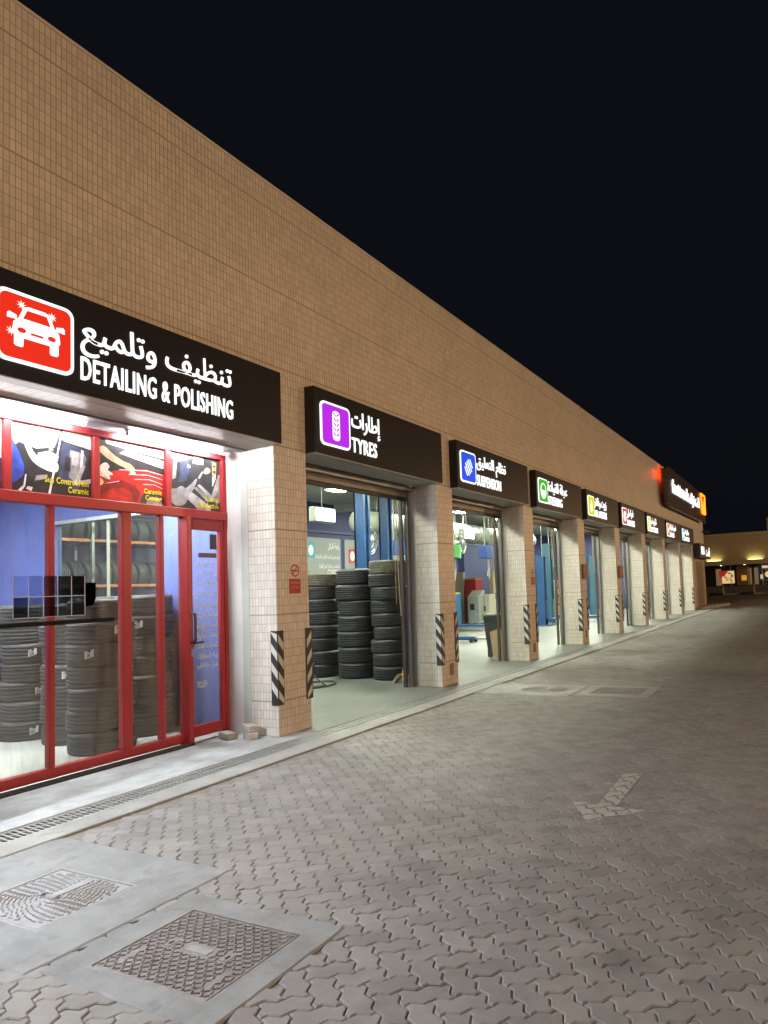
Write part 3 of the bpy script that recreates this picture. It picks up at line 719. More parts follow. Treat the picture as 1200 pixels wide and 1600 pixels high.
# lettering on the door glass
WHV = mat('white_vinyl', (.80,.80,.76), .5)
lines = ['تلميع خارجي وداخلي','تلميع الهيكل الخارجي','تلميع الهيكل','طلاء الهيكل بالشمع','التنجيد تنظيف','المقاعد تنظيف','السجاد تنظيف','تنظيف الماكينة','تنظيف الجلد','زينة السيارات','غسيل سيارة تعقيم']
z = 2.02
for i, tx in enumerate(lines):
    text_obj('vinyl_lettering', tx, -1.0, -.70, z-.04, z+.045, .789, WHV, door, bold=.012, depth=0, arabic=True); z -= .118 if i != 1 else .12
text_obj('vinyl_lettering', 'POLISH', -1.0, -.86, .60, .68, .789, WHV, door, bold=.02, depth=0)
MB().box(-.80,-.70,.785,.789,2.20,2.38).build('black_sticker', mat('dark_sticker',(.06,.05,.055),.5), door); MB().prism_xz(rrect(-.965,-.705,2.10,2.155,.015),.785,.789).build('brown_sticker', mat('brown_sticker',(.14,.09,.07),.5), door)
# picture panels (flat prints behind the upper panes)
PC = {k: mat('print_'+k, c, .3, var=.45, scale=9) for k, c in dict(black=(.03,.03,.035), navy=(.05,.06,.11), skin=(.62,.36,.24), pale=(.80,.72,.66), blue=(.05,.09,.45), red=(.50,.02,.025), white=(.80,.80,.82), grey=(.28,.27,.29), lgrey=(.46,.45,.48), yellow=(.80,.72,.02), teal=(.20,.55,.60), tan=(.45,.33,.15), dred=(.24,.01,.015), cream=(.85,.75,.45), mist=(.33,.32,.35)).items()}
def chaikin(p, k=2):
    for _ in range(k):
        q = []
        for i in range(len(p)):
            a, b = p[i], p[(i+1) % len(p)]; q += [(a[0]*.75+b[0]*.25, a[1]*.75+b[1]*.25), (a[0]*.25+b[0]*.75, a[1]*.25+b[1]*.75)]
        p = q
    return p
pics = {
 0: [('navy',[(0,0),(1,0),(1,1),(0,1)]),('white',[(0,.5),(1,.45),(1,1),(0,1)]),('grey',[(.2,.1),(.8,.1),(.7,.45),(.3,.45)])],
 1: [('black',[(0,0),(1,0),(1,1),(0,1)]),('white',[(0,.60),(.10,.72),(.30,.66),(.52,.72),(.60,1),(0,1)]),('lgrey',[(.30,.48),(.44,.44),(.56,.50),(.58,.60),(.46,.66),(.32,.60)]),('grey',[(.33,.70),(.43,.72),(.46,.80),(.40,.84),(.34,.80)]),('grey',[(.45,.66),(.51,.66),(.50,.76),(.46,.78)]),
     ('white',[(.60,.86),(1,.80),(1,1),(.62,1)]),('lgrey',[(.64,.84),(1,.77),(1,.81),(.64,.875)]),('navy',[(.57,.24),(.80,.06),(.97,.60),(1,.74),(.64,.82),(.60,.70)]),('grey',[(.70,.30),(.80,.20),(.94,.62),(.90,.70),(.72,.72)]),('lgrey',[(.74,.50),(.82,.48),(.84,.70),(.75,.71)]),('white',[(.85,.46),(.885,.47),(.90,.74),(.865,.75)]),('lgrey',[(.76,.22),(.82,.18),(.92,.50),(.89,.54),(.82,.36)]),('black',[(.64,.40),(.72,.38),(.73,.60),(.66,.62)]),
     ('blue',[(0,.10),(.07,.14),(.15,.24),(.16,.38),(.09,.60),(.03,.74),(0,.74)]),('pale~',[(.00,.84),(.06,.90),(.13,.80),(.22,.50),(.32,.40),(.46,.34),(.55,.34),(.58,.42),(.56,.50),(.50,.50),(.46,.44),(.36,.50),(.28,.58),(.20,.74),(.10,.96),(0,1)]),('teal',[(0,.88),(.18,.80),(.16,.88),(0,.95)]),
     ('white',[(.60,.94),(.615,.94),(.47,.0),(.44,.0)]),('lgrey',[(.86,.20),(.99,.24),(.99,.31),(.84,.26)]),('white',[(.09,.02),(.15,.10),(.17,.26),(.185,.26),(.17,.08),(.12,0)]),('white',[(.18,.05),(.24,.02),(.26,.08),(.20,.09)]),('grey',[(.28,.18),(.40,.22),(.44,.30),(.30,.26)])],
 2: [('black',[(0,0),(1,0),(1,1),(0,1)]),('white',[(.12,.93),(.55,.88),(1,.84),(1,.96),(.10,1)]),('grey',[(.30,.80),(1,.66),(1,.80),(.40,.88)]),('white',[(.50,.76),(.98,.665),(.98,.68),(.50,.775)]),('white',[(.42,.84),(.98,.74),(.98,.752),(.42,.852)]),
     ('red',[(0,0),(0,.30),(.06,.40),(.22,.50),(.45,.57),(.72,.60),(1,.55),(1,0)]),('dred',[(0,0),(0,.20),(.12,.30),(.34,.36),(.54,.30),(.62,.18),(.58,0)]),('red',[(.04,.0),(.06,.12),(.20,.20),(.36,.24),(.48,.18),(.52,0)]),
     ('white',[(.30,.525),(.72,.575),(.98,.54),(.98,.552),(.72,.588),(.30,.535)]),('white',[(.44,.47),(.74,.505),(.98,.46),(.98,.47),(.74,.515),(.44,.478)]),('white',[(.52,.40),(.76,.43),(.98,.375),(.98,.385),(.76,.44),(.52,.408)]),('white',[(.10,.27),(.30,.335),(.30,.345),(.10,.28)]),('white',[(.66,.335),(.84,.35),(.98,.30),(.98,.31),(.84,.36),(.66,.345)]),
     ('black',[(.60,0),(.63,.13),(.70,.22),(.80,.25),(.92,.22),(1,.14),(1,0)]),('grey',[(.70,0),(.73,.10),(.80,.15),(.90,.13),(.97,.04),(.97,0)]),
     ('skin~',[(0,.80),(.04,.88),(.10,.88),(.22,.76),(.36,.68),(.46,.66),(.53,.60),(.54,.54),(.50,.53),(.48,.57),(.45,.52),(.41,.55),(.38,.58),(.26,.62),(.10,.70)]),('pale~',[(0,.50),(.06,.60),(.13,.62),(.17,.55),(.12,.50),(.20,.46),(.21,.42),(.14,.42),(.18,.36),(.14,.34),(.06,.38),(0,.38)]),('white',[(.455,.49),(.53,.48),(.545,.52),(.47,.535)]),('cream~',[(0,.22),(.05,.24),(.08,.29),(.05,.35),(0,.36)])],
 3: [('black',[(0,0),(1,0),(1,1),(0,1)]),('navy',[(.14,.46),(.20,.62),(.22,.94),(.36,.96),(.38,.70),(.30,.50)]),('white',[(.03,.90),(.14,.84),(.32,.90),(.33,.97),(.03,1)]),('grey',[(.05,.50),(.12,.54),(.14,.84),(.08,.86)]),('white',[(.45,.86),(.66,.86),(.66,.97),(.47,.98)]),('tan',[(.50,.89),(.645,.89),(.645,.93),(.50,.94)]),('lgrey',[(.34,.76),(.40,.76),(.40,.81),(.35,.82)]),
     ('lgrey',[(.53,.46),(.58,.48),(.62,.46),(.78,.34),(.82,.30),(.97,.72),(1,.72),(1,.50),(.90,.26),(.82,.18),(.76,.22),(.66,.34)]),('grey',[(.86,.24),(1,.48),(1,.20),(.92,.12)]),('grey',[(.46,.40),(.52,.43),(.80,.22),(.74,.16)]),('lgrey',[(.32,.20),(.42,.32),(.62,.20),(.80,.08),(.80,0),(.56,0)]),('grey',[(.50,.02),(.56,.10),(.68,.06),(.70,0),(.52,0)]),
     ('skin~',[(.65,.70),(.68,.78),(.74,.83),(.80,.80),(.80,.74),(.73,.69)]),('white',[(.55,.60),(.63,.73),(.65,.72),(.58,.59)]),('tan',[(.84,.68),(.92,.66),(.93,.94),(.84,.95)]),('white',[(.835,.48),(.85,.48),(.91,.62),(.91,.70),(.84,.66)]),('black',[(.86,.74),(.91,.73),(.91,.78),(.86,.79)]),('black',[(.86,.85),(.91,.84),(.91,.88),(.86,.89)]),
     ('mist~',[(.0,.10),(.14,.02),(.30,.08),(.36,.24),(.46,.38),(.54,.58),(.50,.58),(.40,.46),(.30,.36),(.22,.42),(.12,.34),(.02,.34)]),('mist~',[(.08,.16),(.20,.12),(.28,.26),(.20,.34),(.10,.30)])],
}
PXs = {0:(-3.71,-3.066),1:(-2.994,-2.241),2:(-2.169,-1.406),3:(-1.334,-.626)}
caps = {1:'Sun Control Film\nCeramic',2:'Ceramic\nCoating',3:'Natural\nDisinfection'}
for k, (a, b) in PXs.items():
    pn = MB().box(a-.002,b+.002,.800,.806,2.653,3.291).build('picture_panel', PC['black'], sf)
    m = MB(); names = []
    for li, (cn, pts) in enumerate(pics[k]):
        soft = cn.endswith('~'); cn = cn.rstrip('~')
        if cn not in names: names.append(cn)
        y = .7995-.0002*li
        if soft: pts = chaikin(pts)
        m.add([(a+u*(b-a), y, 2.656+v*.633) for u, v in pts], [tuple(range(len(pts)))], names.index(cn))
    m.build('printed_picture', [PC[c] for c in names], pn)
    if k in caps:
        wd = {1:.42,2:.22,3:.30}[k]
        text_obj('caption', caps[k], b-.03-wd, b-.03, 2.69, 2.83, .7945, PC['yellow'], pn, bold=.02, depth=0, align='RIGHT')
# window film sample card hung on the glass
t = thing('film_sample_card', 'window tint sample card with two rows of dark film squares hung on the glass', 'sample card', (-2.6,.74,1.42))
sh = [(.75,.78,.85),(.55,.58,.66),(.34,.34,.36),(.12,.11,.11),(.05,.05,.05)]
for r_ in range(2):
    for c in range(5):
        a = -3.0+c*.13; tt = sh[c] if r_ == 0 else ((.10,.11,.15),(.38,.40,.42),(.26,.27,.28),(.18,.20,.19),(.10,.11,.11))[c]
        MB().box(a+.004,a+.126,.738,.741,1.70-.19*r_+.004-.0,1.70-.19*r_+.186).build('film_square', glass('film_%d_%d' % (r_,c), tuple(v**.5 for v in tt)), t)
MB().box(-3.002,-2.348,.7365,.7378,1.694,1.700).box(-3.002,-2.348,.7365,.7378,1.508,1.512).build('card_bar', mat('card_white',(.6,.62,.66),.5), t)
for c in range(6): MB().box(-3.003+c*.13,-2.997+c*.13,.7365,.7378,1.515,1.886).build('card_strip', mat('card_white',(.6,.62,.66),.5), t)
MB().prism_xz([(-2.345,1.82),(-2.24,1.82),(-2.24,1.66),(-2.27,1.60),(-2.345,1.585)],.738,.741).build('film_tab', glass('film_tab',(.05,.05,.06)), t)
o = MB().box(-3.13,-2.05,.735,.739,1.43,1.47).build('black_tape', mat('black_tape',(.006,.006,.007),.6,spec=.15)); tag(o,'strip of black tape across the shop glass below the film card','tape')
# the next glazed bay along repeats the shopfront
sf2 = copy_tree(sf); sf2.location.x -= P_; tag(sf2, 'second red framed glass shopfront beyond the far pillar of the detailing bay', 'shopfront')
for nm_, a_ in (('recess_soffit',(WHITEP,-7.57,-4.33,Q_+.115,.86,3.405,3.44)),('recess_cheek',(WHITEP,-7.66,-7.561,Q_+.117,.86,0,3.404)),('soffit_step',(MATS['grey_soffit_trim'],-7.56,-4.337,Q_-.009,Q_+.114,3.365,3.404))): Bx(nm_, a_[0], bld, *a_[1:])
# fluorescent tubes in the recess
TUBE = emis('fluorescent_tube', (.98,1.0,1.0), L_TUBE)
for x0, lb in ((-3.62,'fluorescent tube lamp over the first picture panel under the wide sign'),(-1.95,'fluorescent tube lamp over the ceramic coating picture panel'),(-5.75,'assumed fluorescent tube lamp over the second shopfront beside the shared pillar'),(-7.35,'assumed fluorescent tube lamp at the far end of the second shopfront')):  # the second shopfront tubes are assumed, unseen, added for more white light
    t = thing('tube_lamp', lb, 'lamp', (x0+.6,.64,3.40), 'tube lamps in the shop recess')
    MB().bbox(x0-.02,x0+1.24,.60,.68,3.372,3.404,.006).build('housing', WHITEP, t)
    MB().cyl((x0,.64,3.352),(x0+1.2,.64,3.352),.016,seg=12).build('tube', TUBE, t)
    for x in (x0-.012, x0+1.205): MB().box(x,x+.008,.62,.66,3.33,3.373).build('end_cap', WHITEP, t)

# ------------------------------------------------------------------ tyres
def tyre_mesh(Ro, Wt, groov, m, seg=56):
    h = Wt/2; Ri = Ro*.60
    pr = [(Ri,-h*.72),(Ri+.02,-h*.80),(Ro*.78,-h*.98),(Ro*.90,-h*.99),(Ro*.965,-h*.88),(Ro*.985,-h*.76)]
    gz = np.linspace(-h*.55,h*.55,groov)
    for z in gz: pr += [(Ro,z-h*.10),(Ro-.011,z-h*.07),(Ro-.011,z+h*.07),(Ro,z+h*.10)]
    pr += [(Ro*.985,h*.76),(Ro*.965,h*.88),(Ro*.90,h*.99),(Ro*.78,h*.98),(Ri+.02,h*.80),(Ri,h*.72),(Ri+.03,h*.60),(Ro*.90,h*.3),(Ro*.90,-h*.3),(Ri+.03,-h*.60)]
    mb = MB(); n = len(pr); V = []; F = []
    for k in range(seg):
        a = 2*math.pi*k/seg
        for i, (r_, z) in enumerate(pr):
            rr = r_-(.004 if (k % 2 and 5 < i < n-15) else 0)
            V.append((rr*math.cos(a), rr*math.sin(a), z))
    for k in range(seg):
        for i in range(n): F.append((k*n+i, ((k+1) % seg)*n+i, ((k+1) % seg)*n+(i+1) % n, k*n+(i+1) % n))
    mb.add(V, F); me = mb.mesh('tyre', m, smooth=True)
    try: me.set_sharp_from_angle(angle=R(40))
    except Exception: pass
    return me
ORD = ['lowest','second from the floor','third from the floor','fourth from the floor','fifth from the floor','sixth from the floor','seventh from the floor','eighth from the floor','ninth from the floor']
_tc = {}
def stack(cx_, cy_, Ro, Wt, n, desc, group, dusty=(), stick=(), jit=.02, gro=4):
    new = 'glass' in group; key = (round(Ro,2), round(Wt,3), gro, new)  # stacks behind glass take the rubber with the haze painted in
    for dm, mm in ((0,RUBPALE if new else RUBBER),(1,RUBDUST)):
        if key+(dm,) not in _tc: _tc[key+(dm,)] = tyre_mesh(Ro, Wt, gro, mm)
    z = .002
    for i in range(n):
        me_ = _tc[key+((1,) if i in dusty else (0,))]
        o = link('tyre', me_); o.location = (cx_+random.uniform(-jit,jit), cy_+random.uniform(-jit,jit), z+Wt/2*.99); o.rotation_euler = (R(random.gauss(0,.4)),R(random.gauss(0,.4)),random.uniform(0,6))
        k_ = random.uniform(.955,1.03); o.scale = (k_,k_,1)
        tag(o, ('topmost tyre' if i == n-1 else ORD[i]+' tyre' if i == 0 else 'tyre '+ORD[i])+' in '+desc, 'tyre', group)
        for (si, ang, dz) in stick:
            if si == i:
                ax = math.atan2(CAM.y-cy_, CAM.x-cx_)+ang-o.rotation_euler.z; r_ = Ro+.002; q = []
                for da, zz in ((-.13,-.03),(.13,-.03),(.13,.05),(-.13,.05)): q.append((r_*math.cos(ax+da), r_*math.sin(ax+da), zz+dz+da*.1))
                s_ = MB().add(q,[(0,1,2,3)]); lb = s_.build('paper_label', STICK); lb.location = (0,0,0); lb.parent = o
                s2 = MB()
                for dzz in (-.015,.005,.025):
                    s2.add([((r_+.001)*math.cos(ax+da),(r_+.001)*math.sin(ax+da),dz+dzz+e_+da*.1) for da,e_ in ((-.10,0),(.04,0),(.04,.008),(-.10,.008))],[(0,1,2,3)])
                l2 = s2.build('print_lines', INK); l2.parent = lb
        z += Wt*.965
gB2 = 'tyres stacked in the tyres bay'
stack(4.17,3.27,.385,.262,8,'the stack behind the coiled floor hose', gB2, dusty=(7,))
stack(4.17,2.38,.405,.305,7,'the wide ribbed stack between two tyre stacks', gB2, jit=.03, gro=5)
stack(4.07,1.56,.36,.252,9,'the tall stack behind the mop', gB2, dusty=(8,), jit=.035)
gB1 = 'tyres stacked behind the shop glass'
stack(-1.63,1.56,.335,.245,7,'the stack close behind the shop glass', gB1, stick=((4,-.35,0),(5,.5,.02)), gro=4)
stack(-1.42,2.38,.33,.24,7,'the second stack behind the shop glass', gB1, stick=((1,.2,0),(3,-.2,0),(5,.1,.02)), gro=4)
stack(-1.40,3.22,.33,.24,7,'the third stack behind the shop glass', gB1, stick=((0,.1,0),(2,.3,0),(4,.0,0)), gro=4)
stack(-1.52,4.02,.33,.24,7,'the stack deepest behind the shop glass', gB1, stick=((3,.2,0),), gro=4)
stack(-.84,1.90,.335,.25,7,'the stack behind the shop door glass', gB1, stick=((5,-.2,0),), gro=4)
stack(-.84,2.75,.335,.25,7,'the stack behind the shop door, by the partition', gB1, gro=4)

# ------------------------------------------------------------------ small things by the shop
def loose(label, x, y, z, rz):
    m = MB().bbox(-.112,.112,-.056,.056,0,.078,.008); o = link('loose_paver', m.mesh('loose_paver', PRICK)); o.location = (x,y,z); o.rotation_euler = (0,0,R(rz))
    tag(o, label, 'paving block', 'loose paving blocks by the pillar')
loose('loose grey paving block lying apart on the concrete by the shop door', -.80,.55,.004,72)
loose('loose grey paving block lying under another block beside the white pillar', -.71,.28,.004,60)
loose('loose grey paving block lying on top of another beside the white pillar', -.70,.30,.083,66)
NSR = mat('no_smoking_red', (.38,.03,.025), .5); NSP = mat('sign_plate_tan', (.62,.55,.46), .5)
def nosmoke(n, where, x):
    t = thing('no_smoking_sign', 'no smoking sign with red text plate on the pillar '+where, 'sign', (x,-.01,1.64), 'no smoking signs')
    MB().box(x-.095,x+.095,-.011,-.0062,1.82,2.02).build('upper_plate', NSP, t)
    ring = MB(); k = 24
    for i in range(k):
        a0, a1 = 2*math.pi*i/k, 2*math.pi*(i+1)/k
        ring.add([(x+r_*math.cos(a),-.0125,1.915+r_*math.sin(a)) for a, r_ in ((a0,.058),(a1,.058),(a1,.076),(a0,.076))],[(0,1,2,3)])
    ring.add([(x-.055,-.0122,1.862),(x-.043,-.0122,1.852),(x+.055,-.0122,1.968),(x+.043,-.0122,1.978)],[(0,1,2,3)])
    ring.build('ring', NSR, t); MB().box(x-.05,x+.05,-.0118,-.0112,1.905,1.92).build('cigarette', INK, t)
    pl = MB().box(x-.095,x+.095,-.011,-.0062,1.64,1.815).build('text_plate', NSR, t)
    text_obj('text_lines', 'NO SMOKING\nممنوع التدخين'.split('\n')[0], x-.075, x+.075, 1.755, 1.785, -.0115, mat('plate_text',(.55,.35,.3),.5), pl, depth=0)
    text_obj('text_lines', 'ممنوع التدخين', x-.075, x+.075, 1.695, 1.735, -.0115, mat('plate_text',(.55,.35,.3),.5), pl, depth=0, arabic=True)
nosmoke(0, 'between the detailing and tyres signs', -.25); nosmoke(2, 'between the suspension and steering signs', 2*P_-.16)
for n, nm in ((3,'steering and oil'),(4,'oil and brakes')):
    o = MB().bbox(n*P_-.40,n*P_-.08,-.10,-.0065,1.75,2.15,.006).box(n*P_-.36,n*P_-.12,-.103,-.1005,1.80,2.10).build('switch_box', mat('brown_box_paint',(.22,.10,.06),.5)); tag(o,'brown metal switch box on the pillar between the %s signs' % nm,'switch box')

def wheelie(x, y, rz, label):
    t = thing('wheelie_bin', label, 'bin', (0,0,0), 'wheelie bins in the bays')
    m = MB(); a, b = (.20,.21),(.27,.30)
    lv = [(.05,.20,.22),(.40,.225,.255),(.46,.235,.262),(.93,.27,.31)]
    V = []; F = []
    for z, hx, hy in lv: V += [(-hx,-hy,z),(hx,-hy,z),(hx,hy,z),(-hx,hy,z)]
    for k in range(3):
        for i in range(4): F.append((4*k+i,4*k+(i+1)%4,4*k+4+(i+1)%4,4*k+4+i))
    F += [(3,2,1,0),(12,13,14,15)]
    m.add(V,F); m.box(-.285,.285,-.325,.325,.90,.945); m.build('body', BINP, t)
    MB().bbox(-.29,.29,-.35,.33,.95,1.02,.02).build('lid', BINP, t)
    MB().cyl((-.27,.36,.96),(.27,.36,.96),.016).build('handle', BLACKP, t)
    for s_ in (-1,1): w_ = MB().cyl((s_*.235,.22,.10),(s_*.285,.22,.10),.10,seg=20).build('wheel', BLACKP, t); MB().cyl((s_*.286,.22,.10),(s_*.290,.22,.10),.055,seg=14).build('hub', BINP, w_)
    t.location = (x,y,0); t.rotation_euler = (0,0,R(rz)); return t
wheelie(7.50,.95,-75,'grey wheelie bin beside the pillar in the suspension bay'); wheelie(5*P_-W_-.45,1.1,-75,'dark wheelie bin beside the pillar in the brakes bay')
o = MB().prism_yz([(.70,.003),(.93,.003),(1.0,.62),(.70,.72)],7.16,7.175).build('cardboard_sheet', CARD); o.rotation_euler = (0,0,0); tag(o,'sheet of brown cardboard leaning by the bin and the roller shutter rail','cardboard')
def mop(x, y, lean, label, hc):
    t = thing('mop', label, 'mop', (x,y,0), 'mops leaning by the shutter rails')
    MB().cyl((x,y,.20),(x+lean[0],y+lean[1],1.35),.013,seg=8).build('handle', hc, t)
    MB().cyl((x,y,.06),(x+lean[0]*.1,y+lean[1]*.1,.24),.055,.02,10).build('socket', mat('orange_socket',(.6,.28,.06),.5), t)
    m = MB()
    for k in range(70):
        a = random.uniform(0,6.28); r_ = random.uniform(.08,.26); 
        p0 = (x+.03*math.cos(a),y+.03*math.sin(a),.09); p1 = (x+r_*.6*math.cos(a+.2),y+r_*.6*math.sin(a+.2),.07+random.uniform(0,.07)); p2 = (x+r_*math.cos(a),y+r_*math.sin(a),.014)
        m.tube([p0,p1,p2],.013,5)
    tag(m.build('strands', MOPM, t), kind='stuff')
mop(3.70,1.06,(.12,.02),'string mop with orange socket standing by the tall tyre stack', STEEL)
mop(10.55,1.55,(.28,.1),'string mop with yellow handle by the steering bay shutter rail', mat('yellow_handle',(.65,.48,.08),.5))
hp = [(2.7+.55*math.cos(a)*(1-.03*a)+.2, 2.45+.42*math.sin(a)*(1-.03*a), .018+.001*a) for a in np.linspace(0,11,60)]+[(3.3,2.9,.2),(3.6,3.0,.32),(3.78,3.2,.02)]
tag(MB().tube(hp,.014,6).build('air_hose', BLACKP),'black air hose coiled on the floor of the tyres bay','hose')
tag(MB().bbox(3.15,3.42,2.95,3.12,.003,.10,.01).cyl((3.15,3.03,.06),(3.0,3.03,.06),.03).build('air_gun', mat('brass',(.35,.3,.15),.4,.5)),'small brass air tool lying by the coiled hose','tool')

# ------------------------------------------------------------------ workshop hall contents
HALL_E = emis('hall_lamp_light', (.95,1.0,.80), L_HALL)
i = 0
for n in range(0, 9):
    for y in (2.5, 6.6):
        x = n*P_+1.55
        if x > XE-.6: continue
        t = thing('ceiling_lamp', 'square ceiling lamp lighting the %s bay %s' % (bays[min(n+1,8)] if n < 8 else 'end', 'near its shutter' if y < 4 else 'near the back wall'), 'lamp', (x,y,4.6), 'ceiling lamps in the workshop')
        MB().bbox(x-.32,x+.32,y-.32,y+.32,4.62,4.748,.01).build('housing', CEIL, t)
        MB().box(x-.28,x+.28,y-.28,y+.28,4.608,4.6195).build('diffuser', HALL_E, t)
SHOP_E = emis('shop_lamp_light', (.95,.98,1.0), L_SHOP)
for x, y, d_ in ((-2.6,2.6,'over the tyre stacks'),(-1.25,1.75,'added by the door to brighten it'),(-2.6,4.8,'near the back wall'),(-5.6,3.2,'away from the door')):  # assumed shop lamps; the one by the door added to brighten the view
    t = thing('ceiling_lamp', 'assumed square white ceiling lamp inside the glazed shop '+d_, 'lamp', (x,y,3.36), 'assumed ceiling lamps in the glazed shop')
    MB().bbox(x-.32,x+.32,y-.32,y+.32,3.37,3.419,.01).build('housing', WHITEP, t); MB().box(x-.28,x+.28,y-.28,y+.28,3.358,3.3695).build('diffuser', SHOP_E, t)
FLOOD = emis('flood_lamp_light', (.97,1,.82), 6)
def flood(x, y, z, label):
    t = thing('flood_lamp', label, 'lamp', (x,y,z), 'hanging flood lamps')
    MB().bbox(x-.38,x+.38,y-.06,y+.14,z-.20,z+.16,.015).build('housing', PALEG, t)
    MB().box(x-.35,x+.35,y-.066,y-.0605,z-.17,z+.13).build('lens', FLOOD, t)
    MB().cyl((x,y+.05,z+.16),(x,y+.05,4.75),.012,seg=8).build('rod', STEEL, t)
flood(6.42,5,3.56,'bright rectangular flood lamp hanging above the tyre stacks'); flood(14.0,5,3.50,'bright square flood lamp hanging under the duct in the suspension bay')
MB().bbox(6.3,7.0,5.5,6.2,3.98,4.12,.02)
def fan(x, y, z, label):
    t = thing('wall_fan', label, 'fan', (x,y,z))
    m = MB(); 
    for r_ in (.10,.2,.3,.36):
        pts = [(x+r_*math.cos(a),y,z+r_*math.sin(a)) for a in np.linspace(0,6.2832,25)]; m.tube(pts,.008,5)
    for a in np.arange(0,6.28,.35): m.cyl((x,y-.05,z),(x+.36*math.cos(a),y,z+.36*math.sin(a)),.005,seg=5)
    m.build('cage', STEEL, t)
    for k in range(4):
        a = k*1.57+.3; c_, s_ = math.cos(a), math.sin(a)
        MB().add([(x+c_*.05-s_*.03,y+.05,z+s_*.05+c_*.03),(x+c_*.30-s_*.10,y+.07,z+s_*.30+c_*.10),(x+c_*.31+s_*.06,y+.03,z+s_*.31-c_*.06),(x+c_*.06+s_*.02,y+.04,z+s_*.06-c_*.02)],[(0,1,2,3)]).build('blade', STEEL, t)
    MB().cyl((x,y+.05,z),(x,y+.25,z),.08).cyl((x,y+.2,z),(x,y+.2,4.74),.02).build('motor', PALEG, t)
fan(13.5,5,3.16,'round caged fan hanging beside the flood lamp in the suspension bay'); fan(7.7,4.6,2.95,'round caged fan hanging between the blue lift columns')
# duct
t = thing('air_duct', 'fat pale ventilation duct hanging under the workshop ceiling', 'duct', (18,7,3.9))
for k in range(7): MB().cyl((10.5+k*2.0,7,3.85),(12.48+k*2.0,7,3.85),.36,seg=24).build('duct_section', PALEG, t, smooth=True); MB().cyl((12.45+k*2.0,7,3.85),(12.53+k*2.0,7,3.85),.385,seg=24).build('flange', STEEL, t)
for k in range(7): MB().cyl((11.5+k*2,7,4.2),(11.5+k*2,7,4.75),.01,seg=6).build('hanger', STEEL, t)
# lift columns
def lift(x, y, h, m, label, wd=.34, dp=.18):
    t = thing('lift_column', label, 'vehicle lift', (x,y,0), 'vehicle lift columns')
    MB().box(x-.42,x+.42,y-.42,y+.42,.003,.03).build('base_plate', m, t)
    MB().box(x-wd/2,x-wd/2+.04,y-dp,y+dp,.03,h).box(x+wd/2-.04,x+wd/2,y-dp,y+dp,.03,h).box(x-wd/2,x+wd/2,y+dp-.04,y+dp,.03,h).box(x-wd/2+.04,x-wd/2+.07,y-dp,y-dp+.03,.03,h).box(x+wd/2-.07,x+wd/2-.04,y-dp,y-dp+.03,.03,h).build('column', m, t)
    MB().cyl((x,y,.05),(x,y,h-.1),.035,seg=10).build('ram', STEEL, t)
    MB().bbox(x-.13,x+.13,y-.22,y+.10,.25,1.0,.01).build('carriage', m, t)
    MB().bbox(x-.10,x+.95,y-.42,y-.30,.20,.30,.01).build('arm', m, t); MB().cyl((x+.9,y-.36,.30),(x+.9,y-.36,.37),.07).build('pad', BLACKP, t)
    MB().bbox(x-wd/2-.02,x+wd/2+.02,y-dp-.02,y+dp+.02,h+.001,h+.06,.01).build('cap', m, t)
    MB().cyl((x+wd/2+.03,y,.3),(x+wd/2+.03,y,min(4.74,h+1.6)),.018,seg=8).build('pipe', PALEG, t)
lift(6.6,4.0,4.5,LIFTB,'blue lift column behind the middle tyre stack, nearest the tyres bay',.26,.14); lift(9.2,5.1,4.5,LIFTB,'blue lift column standing behind the tall tyre stack',.26,.14)
lift(19.0,4.32,2.75,LIFTB,'dark blue lift column in the steering bay',.36); lift(20.9,4.72,3.35,TEAL,'teal lift column with pale pipe in the steering bay',.42)
lift(27.4,4.7,3.0,TEAL,'teal lift column in the oil bay',.42); lift(24.5,7.4,3.0,LIFTB,'blue lift column near the back wall',.36)
# floor beams and jack in the suspension bay
def ramp(x, y0, y1, label):
    t = thing('lift_ramp', label, 'vehicle lift', (x,(y0+y1)/2,0)); MB().bbox(x-.28,x+.28,y0,y1,.12,.24,.01).build('runway', LIFTB, t)
    for y in (y0+.2,y1-.2): MB().box(x-.24,x+.24,y-.1,y+.1,.003,.12).build('foot', BLACKP, t)
    MB().box(x-.285,x-.281,y0+.02,y1-.02,.13,.17).build('edge_stripe', STEEL, t)
ramp(16.4,4.6,8.6,'long blue lift runway across the back of the suspension bay'); ramp(21.5,2.0,4.0,'low grey blue lift runway in the steering bay')
t = thing('floor_jack', 'blue floor jack lying on the suspension bay floor', 'jack', (11.4,3.9,0))
MB().bbox(11.28,11.52,3.5,4.6,.08,.19,.02).build('frame', LIFTB, t); MB().cyl((11.4,3.5,.13),(11.4,3.0,.13),.035).build('ram', STEEL, t)
for x in (11.26,11.54):
    for y in (3.6,4.5): MB().cyl((x-.02,y,.07),(x+.02,y,.07),.065,seg=14).build('wheel', BLACKP, t)
MB().cyl((11.4,2.95,.13),(11.4,2.85,.13),.06).build('saddle', STEEL, t)
